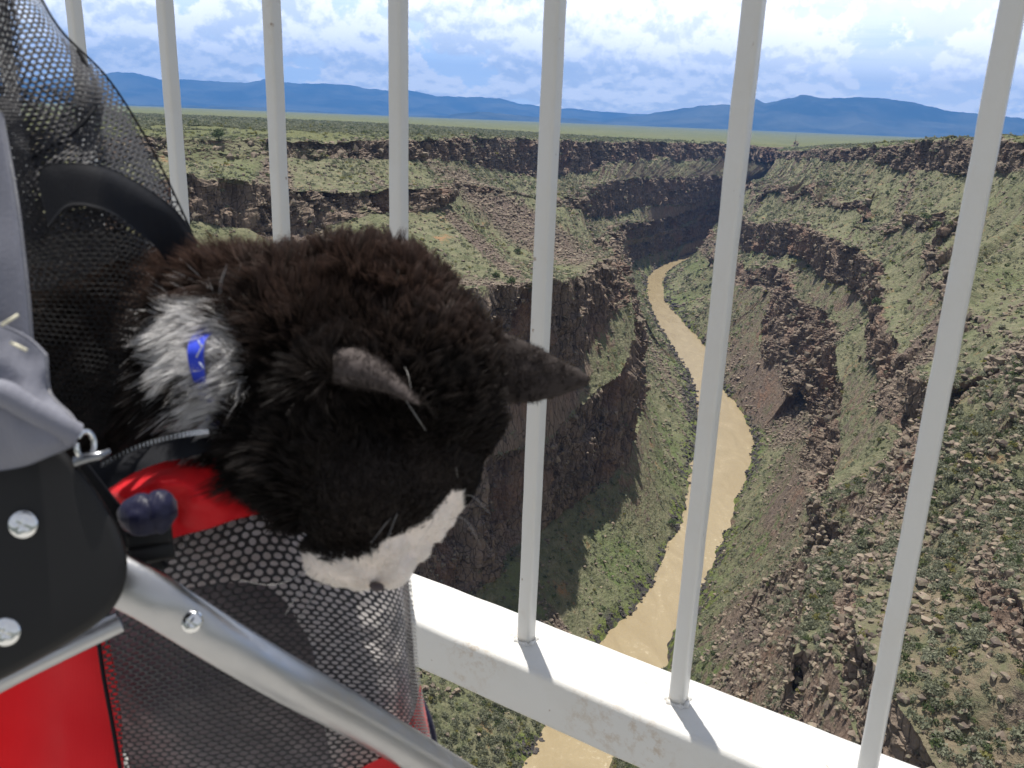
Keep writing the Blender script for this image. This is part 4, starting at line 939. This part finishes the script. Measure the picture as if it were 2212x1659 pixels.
# ------------------------------------------------------------- the cat
def pxy(P):
    P = np.asarray(P); d = P@F
    return (512+FPX*(P@RT)/d)/KK, (384-FPX*(P@UP)/d)/KK
def ell(c, r, rot=0.0, rotf=0.0, lev=4):
    V0, F0 = ico(lev); V = V0*np.array(r)
    c_, s_ = math.cos(rad(rot)), math.sin(rad(rot))
    V = np.stack([V[:, 0]*c_-V[:, 1]*s_, V[:, 0]*s_+V[:, 1]*c_, V[:, 2]], 1)
    c_, s_ = math.cos(rad(rotf)), math.sin(rad(rotf))
    V = np.stack([V[:, 0]*c_+V[:, 2]*s_, V[:, 1], -V[:, 0]*s_+V[:, 2]*c_], 1)
    return c+RT*V[:, :1]+UP*V[:, 1:2]+F*V[:, 2:], F0
def build_cat():
    B = []
    def e(X, Y, d, rx, ry, rz, rot=0, rotf=0, lev=3): B.append(ell(Q(X, Y, d), (rx, ry, rz), rot, rotf, lev))
    # trunk inside the hood, shoulders, neck
    e(-60, 850, .56, .115, .083, .085); e(160, 810, .50, .088, .068, .07); e(300, 770, .470, .066, .053, .056, -5)
    e(330, 900, .455, .050, .048, .045)
    e(440, 800, .445, .060, .050, .050, -12); e(560, 790, .430, .060, .052, .050, -15); e(660, 740, .422, .050, .042, .046, -10)
    # skull, crown and cheeks
    e(800, 800, .421, .054, .047, .048, -30); e(900, 830, .412, .040, .046, .044); e(960, 850, .410, .027, .036, .035, 20)
    e(830, 660, .424, .042, .028, .038, -25)
    e(622, 950, .408, .026, .032, .030); e(705, 975, .398, .034, .034, .032); e(900, 980, .408, .032, .036, .034)
    e(668, 1070, .398, .018, .015, .020, -20)
    # brow, cheek and muzzle, pointing down towards the gorge
    e(790, 1060, .385, .0265, .026, .026); e(775, 1070, .368, .012, .008, .010); e(880, 1060, .400, .024, .026, .026, -20)
    e(770, 1205, .388, .0215, .0125, .0150, 4); e(740, 1125, .386, .0170, .0140, .018, -14); e(800, 1150, .388, .0185, .0195, .019, 10); e(870, 1120, .398, .018, .017, .018, 25)
    e(718, 1200, .384, .0128, .0118, .0125, -16); e(780, 1218, .386, .0128, .0108, .0125, -6); e(838, 1212, .391, .0120, .0125, .0120, 25)
    e(806, 1240, .388, .0072, .0052, .0070); e(885, 1165, .397, .0095, .0115, .010, 30); e(925, 1130, .402, .0070, .0100, .009, 40); e(950, 1108, .406, .006, .009, .008, 42)
    e(790, 1235, .392, .010, .0075, .009)
    # right ear: a leaf-shaped flap pointing right
    for k in range(18):
        s = k/17; X = 1030+(1264-1030)*s
        Y = np.interp(X, [1030, 1080, 1150, 1200, 1250, 1270], [786, 794, 808, 816, 819, 822]); h = np.interp(X, [1030, 1080, 1150, 1200, 1250, 1270], [96, 88, 70, 50, 27, 13])*.000214
        e(X, Y, .424-.006*s, .0062*(1-0.7*s)+.0008, h, .0036*(1-.7*s)+.0010, -3, 0)
    # left ear: folded forward and down, its back towards the light
    for k in range(20):
        s = k/19; X = 676+(893-676)*s
        Y = np.interp(X, [676, 700, 744, 803, 850, 893], [806, 796, 788, 806, 832, 868]); h = np.interp(X, [676, 700, 744, 803, 850, 893], [50, 50, 46, 36, 20, 4])*.000196
        e(X, Y, .372-.023*s**0.8, .0050, h, .0105*(1-.75*s)+.0012, -20, 0)
    # joined outer skin
    V = []; Fc = []; n = 0
    for v, f in B: V.append(v); Fc.append(f+n); n += len(v)
    tmp = new_mesh('cat_tmp', np.concatenate(V), np.concatenate(Fc))
    md = tmp.modifiers.new('r', 'REMESH'); md.mode = 'VOXEL'; md.voxel_size = 0.0014
    md = tmp.modifiers.new('s', 'SMOOTH'); md.iterations = 7; md.factor = 0.6
    dg = bpy.context.evaluated_depsgraph_get(); me = bpy.data.meshes.new_from_object(tmp.evaluated_get(dg))
    bpy.data.objects.remove(tmp); me.name = 'cat'
    cat = bpy.data.objects.new('cat', me); C.objects.link(cat)
    tag(cat, 'fluffy black cat with white muzzle and blue collar leaning out of the stroller', 'cat')
    nv = len(me.vertices); P = np.empty(nv*3, np.float32); me.vertices.foreach_get('co', P); P = P.reshape(-1, 3).astype(float)
    Nn = np.empty(nv*3, np.float32); me.vertices.foreach_get('normal', Nn); Nn = Nn.reshape(-1, 3).astype(float)
    me.polygons.foreach_set('use_smooth', np.ones(len(me.polygons), bool))
    me.calc_loop_triangles(); nt_ = len(me.loop_triangles); T = np.empty(nt_*3, np.int32); me.loop_triangles.foreach_get('vertices', T); T = T.reshape(-1, 3)
    def coat(P, jit=0.0):
        X, Y = pxy(P); d = P@F
        wob = 14*vn(P[:, 0]*120, P[:, 1]*120, P[:, 2]*120, 61)+7*vn(P[:, 0]*300, P[:, 1]*300, P[:, 2]*300, 62)+jit
        q1 = np.hypot((X-428)/78, (Y-742)/92); q2 = np.hypot((X-462)/58, (Y-885)/56); q3 = np.hypot((X-500)/38, (Y-770)/80)
        q = np.minimum(np.minimum(q1, q2), q3)+wob/90
        tuft = (q < 1) & (d < .47)
        yl = np.interp(X, [600, 655, 703, 762, 809, 832, 879, 926, 961, 990], [1215, 1190, 1207, 1203, 1188, 1166, 1147, 1122, 1080, 1030])
        muz = (Y > yl+wob*0.4) & (X > 600) & (X < 1000) & (Y > 1060)
        return np.where(tuft, 1.0, 0.0), np.where(muz, 1.0, 0.0)
    tuft, muz = coat(P)
    ear = lambda P: (lambda X, Y, d: np.where((X > 1078) & (Y > 690) & (Y < 900), 0.5, np.where((X > 720) & (X < 905) & (Y > 752) & (Y < 890) & (d < .3625), 1.0, 0.0)))(*pxy(P), P@F)
    er = ear(P).astype(float)
    for k, a in (('white', np.maximum(tuft, muz)), ('muzzle', muz), ('ear', er)):
        at = me.attributes.new(k, 'FLOAT', 'POINT'); at.data.foreach_set('value', a.astype(np.float32))
    m = mat('cat_skin', (0.02, 0.016, 0.014), 0.8, 0, 0.2); nt = m.node_tree
    o = N(nt, 'ShaderNodeTexCoord').outputs['Object']
    fine = noisen(nt, o, 260, 4, 0.7)
    c = mixc(nt, fine, (0.010, 0.008, 0.007), (0.028, 0.020, 0.017))
    c = mixc(nt, attr(nt, 'white'), c, mixc(nt, fine, (0.80, 0.70, 0.63), (0.90, 0.82, 0.76)))
    c = mixc(nt, attr(nt, 'ear'), c, mixc(nt, fine, (0.045, 0.037, 0.036), (0.11, 0.092, 0.088)))
    lk(nt, c, bsdf(m).inputs['Base Color']); bump(m, fine, 0.5, 0.0015)
    me.materials.clear(); me.materials.append(m)
    # ---- fur: strands rooted on the skin, gathered into locks
    g = np.random.default_rng(5)
    a, b, c3 = P[T[:, 0]], P[T[:, 1]], P[T[:, 2]]
    ar = np.linalg.norm(np.cross(b-a, c3-a), axis=1); cen = (a+b+c3)/3
    cx, cy = pxy(cen)
    fn = np.cross(b-a, c3-a); facing = -(fn/np.maximum(ar, 1e-12)[:, None])@F
    vis_ = (cx > -60) & (facing > -0.75)
    dens = ar*vis_*np.where(cx < 260, 0.55, 1.0)*np.where((cy > 1180) & (cx > 600), 2.5, 1.0)
    def strands(n, dens, seed):
        g = np.random.default_rng(seed)
        ti = g.choice(len(T), n, p=dens/dens.sum()); u = g.uniform(0, 1, (n, 2)); fl = u.sum(1) > 1; u[fl] = 1-u[fl]
        w0 = 1-u.sum(1); t = T[ti]
        p = P[t[:, 0]]*w0[:, None]+P[t[:, 1]]*u[:, :1]+P[t[:, 2]]*u[:, 1:]
        nn = Nn[t[:, 0]]*w0[:, None]+Nn[t[:, 1]]*u[:, :1]+Nn[t[:, 2]]*u[:, 1:]; nn /= np.linalg.norm(nn, axis=1, keepdims=True)
        return p, nn
    nose = Q(806, 1262, .386)
    def grow(p, nn, nseg, g):
        X, Y = pxy(p); d = p@F; n = len(p)
        tuft, muz = coat(p, g.normal(0, 14, n)); ev = ear(p); e_ = ev > 0
        # length by place: short on the face, long on neck and ruff
        face = np.clip((Y-860)/150, 0, 1)*np.clip((X-570)/120, 0, 1)
        L = np.interp(X, [100, 400, 560, 760, 960, 1080], [.022, .019, .0145, .0115, .0095, .0080])
        L = L*(1-0.78*face)
        L = np.where(muz > 0, .0020, L); L = np.where(e_, .0021, L); L = np.where(tuft > 0, .0135, L)
        L *= g.uniform(0.65, 1.2, n)
        comb = p-nose; comb = comb-nn*(comb*nn).sum(1, keepdims=True); comb /= np.linalg.norm(comb, axis=1, keepdims=True)+1e-9
        back = np.clip((620-X)/300, 0, 1)[:, None]
        side = -RT*0.8-UP*0.5; side = side-nn*(nn@side)[:, None]
        comb = comb*(1-back)+side*back
        fz = 190
        curl = np.stack([vn(p[:, 0]*fz, p[:, 1]*fz, p[:, 2]*fz, 70+i)+0.6*vn(p[:, 0]*420, p[:, 1]*420, p[:, 2]*420, 80+i) for i in range(3)], 1)
        lift = np.where(e_ | (muz > 0), 0.22, 0.75)[:, None]*(1-0.6*face[:, None])
        d0 = nn*lift+comb*0.55+curl*0.55*(1-face[:, None]*0.6)+g.normal(0, 0.12, (n, 3)); d0 /= np.linalg.norm(d0, axis=1, keepdims=True)
        bend = curl[:, [1, 2, 0]]*0.8-UP*0.35+comb*0.3
        ts = np.linspace(0, 1, nseg+1)
        pts = p[:, None]+d0[:, None]*(ts[None, :, None]*L[:, None, None])+bend[:, None]*(ts[None, :, None]**2*(L*0.45)[:, None, None])
        return pts, L, tuft, muz, e_, ev
    nC = 14000; cp, cn = strands(nC, dens, 90)
    ng = 4
    cpts, cL, *_ = grow(cp, cn, ng, np.random.default_rng(91))
    n = 230000; p, nn = strands(n, dens, 92)
    pts, L, tuft, muz, e_, ev = grow(p, nn, ng, np.random.default_rng(93))
    near_ = np.empty(n, np.int64)
    for s in range(0, n, 6000):
        q = p[s:s+6000]; dd = (q**2).sum(1)[:, None]-2*q@cp.T+(cp**2).sum(1)[None]; near_[s:s+6000] = dd.argmin(1)
    cl = np.where((muz > 0) | e_, 0.05, 0.62)
    ts = np.linspace(0, 1, ng+1)
    tgt = cpts[near_]; wgt = (ts**1.3)[None, :]*cl[:, None]
    same = (np.linalg.norm(cp[near_]-p, axis=1) < 0.008)
    wgt = wgt*same[:, None]
    pts = pts*(1-wgt[..., None])+tgt*wgt[..., None]
    wd = np.where(muz > 0, .00016, np.where(e_, .00016, .00024))*g.uniform(.7, 1.3, n)
    wid = wd[:, None]*(1-ts[None, :]**1.6*0.92)
    tan = pts[:, -1]-pts[:, 0]; tan /= np.linalg.norm(tan, axis=1, keepdims=True)
    rv = g.normal(size=(n, 3)); sd = np.cross(tan, rv); sd /= np.linalg.norm(sd, axis=1, keepdims=True)
    A = pts+sd[:, None]*wid[..., None]; Bv = pts-sd[:, None]*wid[..., None]
    V = np.stack([A, Bv], 2).reshape(n, -1, 3); k = 2*(ng+1)
    q = np.array([[2*i, 2*i+1, 2*i+3, 2*i+2] for i in range(ng)])
    Fq = (q[None]+(np.arange(n)*k)[:, None, None]).reshape(-1, 4)
    tone = np.repeat(np.clip(0.5+0.35*vn(cp[near_, 0]*40, cp[near_, 1]*40, cp[near_, 2]*40, 95)+g.normal(0, .18, n), 0, 1), k)
    tip = np.tile(np.repeat(ts, 2), n)
    M = bpy.data.materials.new('cat_fur'); M.use_nodes = True; nt = M.node_tree; b = bsdf(M)
    tn = attr(nt, 'tone'); tp = attr(nt, 'tip')
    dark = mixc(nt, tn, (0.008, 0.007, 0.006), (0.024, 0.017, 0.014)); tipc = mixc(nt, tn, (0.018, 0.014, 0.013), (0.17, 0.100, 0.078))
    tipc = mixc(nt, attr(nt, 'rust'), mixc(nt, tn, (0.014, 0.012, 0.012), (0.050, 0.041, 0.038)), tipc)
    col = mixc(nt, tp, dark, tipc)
    wht = mixc(nt, tn, (0.72, 0.71, 0.71), (0.93, 0.93, 0.93)); col = mixc(nt, attr(nt, 'white'), col, wht)
    col = mixc(nt, attr(nt, 'muzzle'), col, mixc(nt, tn, (0.90, 0.86, 0.81), (0.97, 0.94, 0.91)))
    col = mixc(nt, attr(nt, 'ear'), col, mixc(nt, tn, (0.030, 0.025, 0.024), (0.095, 0.079, 0.076)))
    lk(nt, col, b.inputs['Base Color']); b.inputs['Roughness'].default_value = 0.55; b.inputs['Specular IOR Level'].default_value = 0.22
    tr = N(nt, 'ShaderNodeBsdfTranslucent'); lk(nt, col, tr.inputs[0]); mx = N(nt, 'ShaderNodeMixShader'); mx.inputs[0].default_value = 0.45
    lk(nt, b.outputs[0], mx.inputs[1]); lk(nt, tr.outputs[0], mx.inputs[2]); lk(nt, mx.outputs[0], nt.nodes['Material Output'].inputs[0])
    rep = lambda a: np.repeat(a.astype(np.float32), k)
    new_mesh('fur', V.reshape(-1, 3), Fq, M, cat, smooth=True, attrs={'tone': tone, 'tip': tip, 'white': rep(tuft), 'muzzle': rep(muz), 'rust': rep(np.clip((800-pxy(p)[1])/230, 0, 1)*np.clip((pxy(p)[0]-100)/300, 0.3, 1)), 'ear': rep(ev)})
    # nose leather
    v, f = ell(Q(814, 1267, .3772), (.0034, .0019, .003), -10, 0, 3)
    new_mesh('nose', v, f, mat('nose_leather', (0.045, 0.03, 0.032), 0.4), cat)
    # half-shut eye on the near side of the face
    v, f = ell(Q(733, 1098, .3665), (.0052, .0016, .003), -28, 0, 3)
    new_mesh('eye', v, f, mat('eye_gloss', (0.012, 0.014, 0.010), 0.12), cat)
    # whiskers and brow hairs
    mw = mat('whisker_white', (0.38, 0.37, 0.36), 0.4)
    W_ = [((690, 1215, .378), (600, 1262, .365), (500, 1250, .36)), ((700, 1225, .378), (650, 1275, .368), (615, 1330, .36)), ((712, 1232, .378), (668, 1300, .37), (640, 1350, .37)),
          ((850, 1150, .380), (845, 1120, .366), (800, 1175, .358)), ((846, 1146, .380), (858, 1110, .366), (830, 1180, .358)), ((955, 1120, .400), (1010, 1070, .392), (1060, 1110, .39)), ((950, 1130, .400), (1000, 1120, .39), (1040, 1180, .385)), ((955, 1110, .4), (990, 1060, .39), (985, 1010, .38)),
          ((880, 1130, .385), (935, 1120, .375), (900, 1180, .365)), ((845, 755, .385), (878, 800, .362), (890, 852, .356)), ((875, 862, .352), (900, 900, .35), (920, 930, .355))]
    for a in W_: tube('whisker', [Q(*q) for q in a], [0.00015, 0.00012, 0.00005], mw, cat, ns=6, n=30)
    # collar
    mc = fabric('blue_collar', (0.025, 0.06, 0.62), 0.45)
    rows = [[(490, 655, .404), (462, 690, .392), (414, 728, .373), (405, 770, .367), (420, 830, .376), (438, 880, .385), (452, 930, .388)],
            [(512, 665, .402), (486, 702, .390), (446, 730, .371), (439, 770, .366), (446, 828, .375), (468, 872, .383), (484, 920, .386)]]
    cl = cloth('collar', rows, mc, cat, 12, 80, 0.0012)
    for (x0, y0, x1, y1) in ((428, 735, 436, 752), (438, 745, 424, 772), (430, 782, 440, 796)):
        tube('print', [Q(x0, y0, .3655), Q((x0+x1)/2, (y0+y1)/2, .3650), Q(x1, y1, .3655)], 0.0004, mat('white_print', (0.42, 0.46, 0.62), 0.5), cl, ns=8, n=12)
    return cat
build_cat()
#END_FOREGROUND
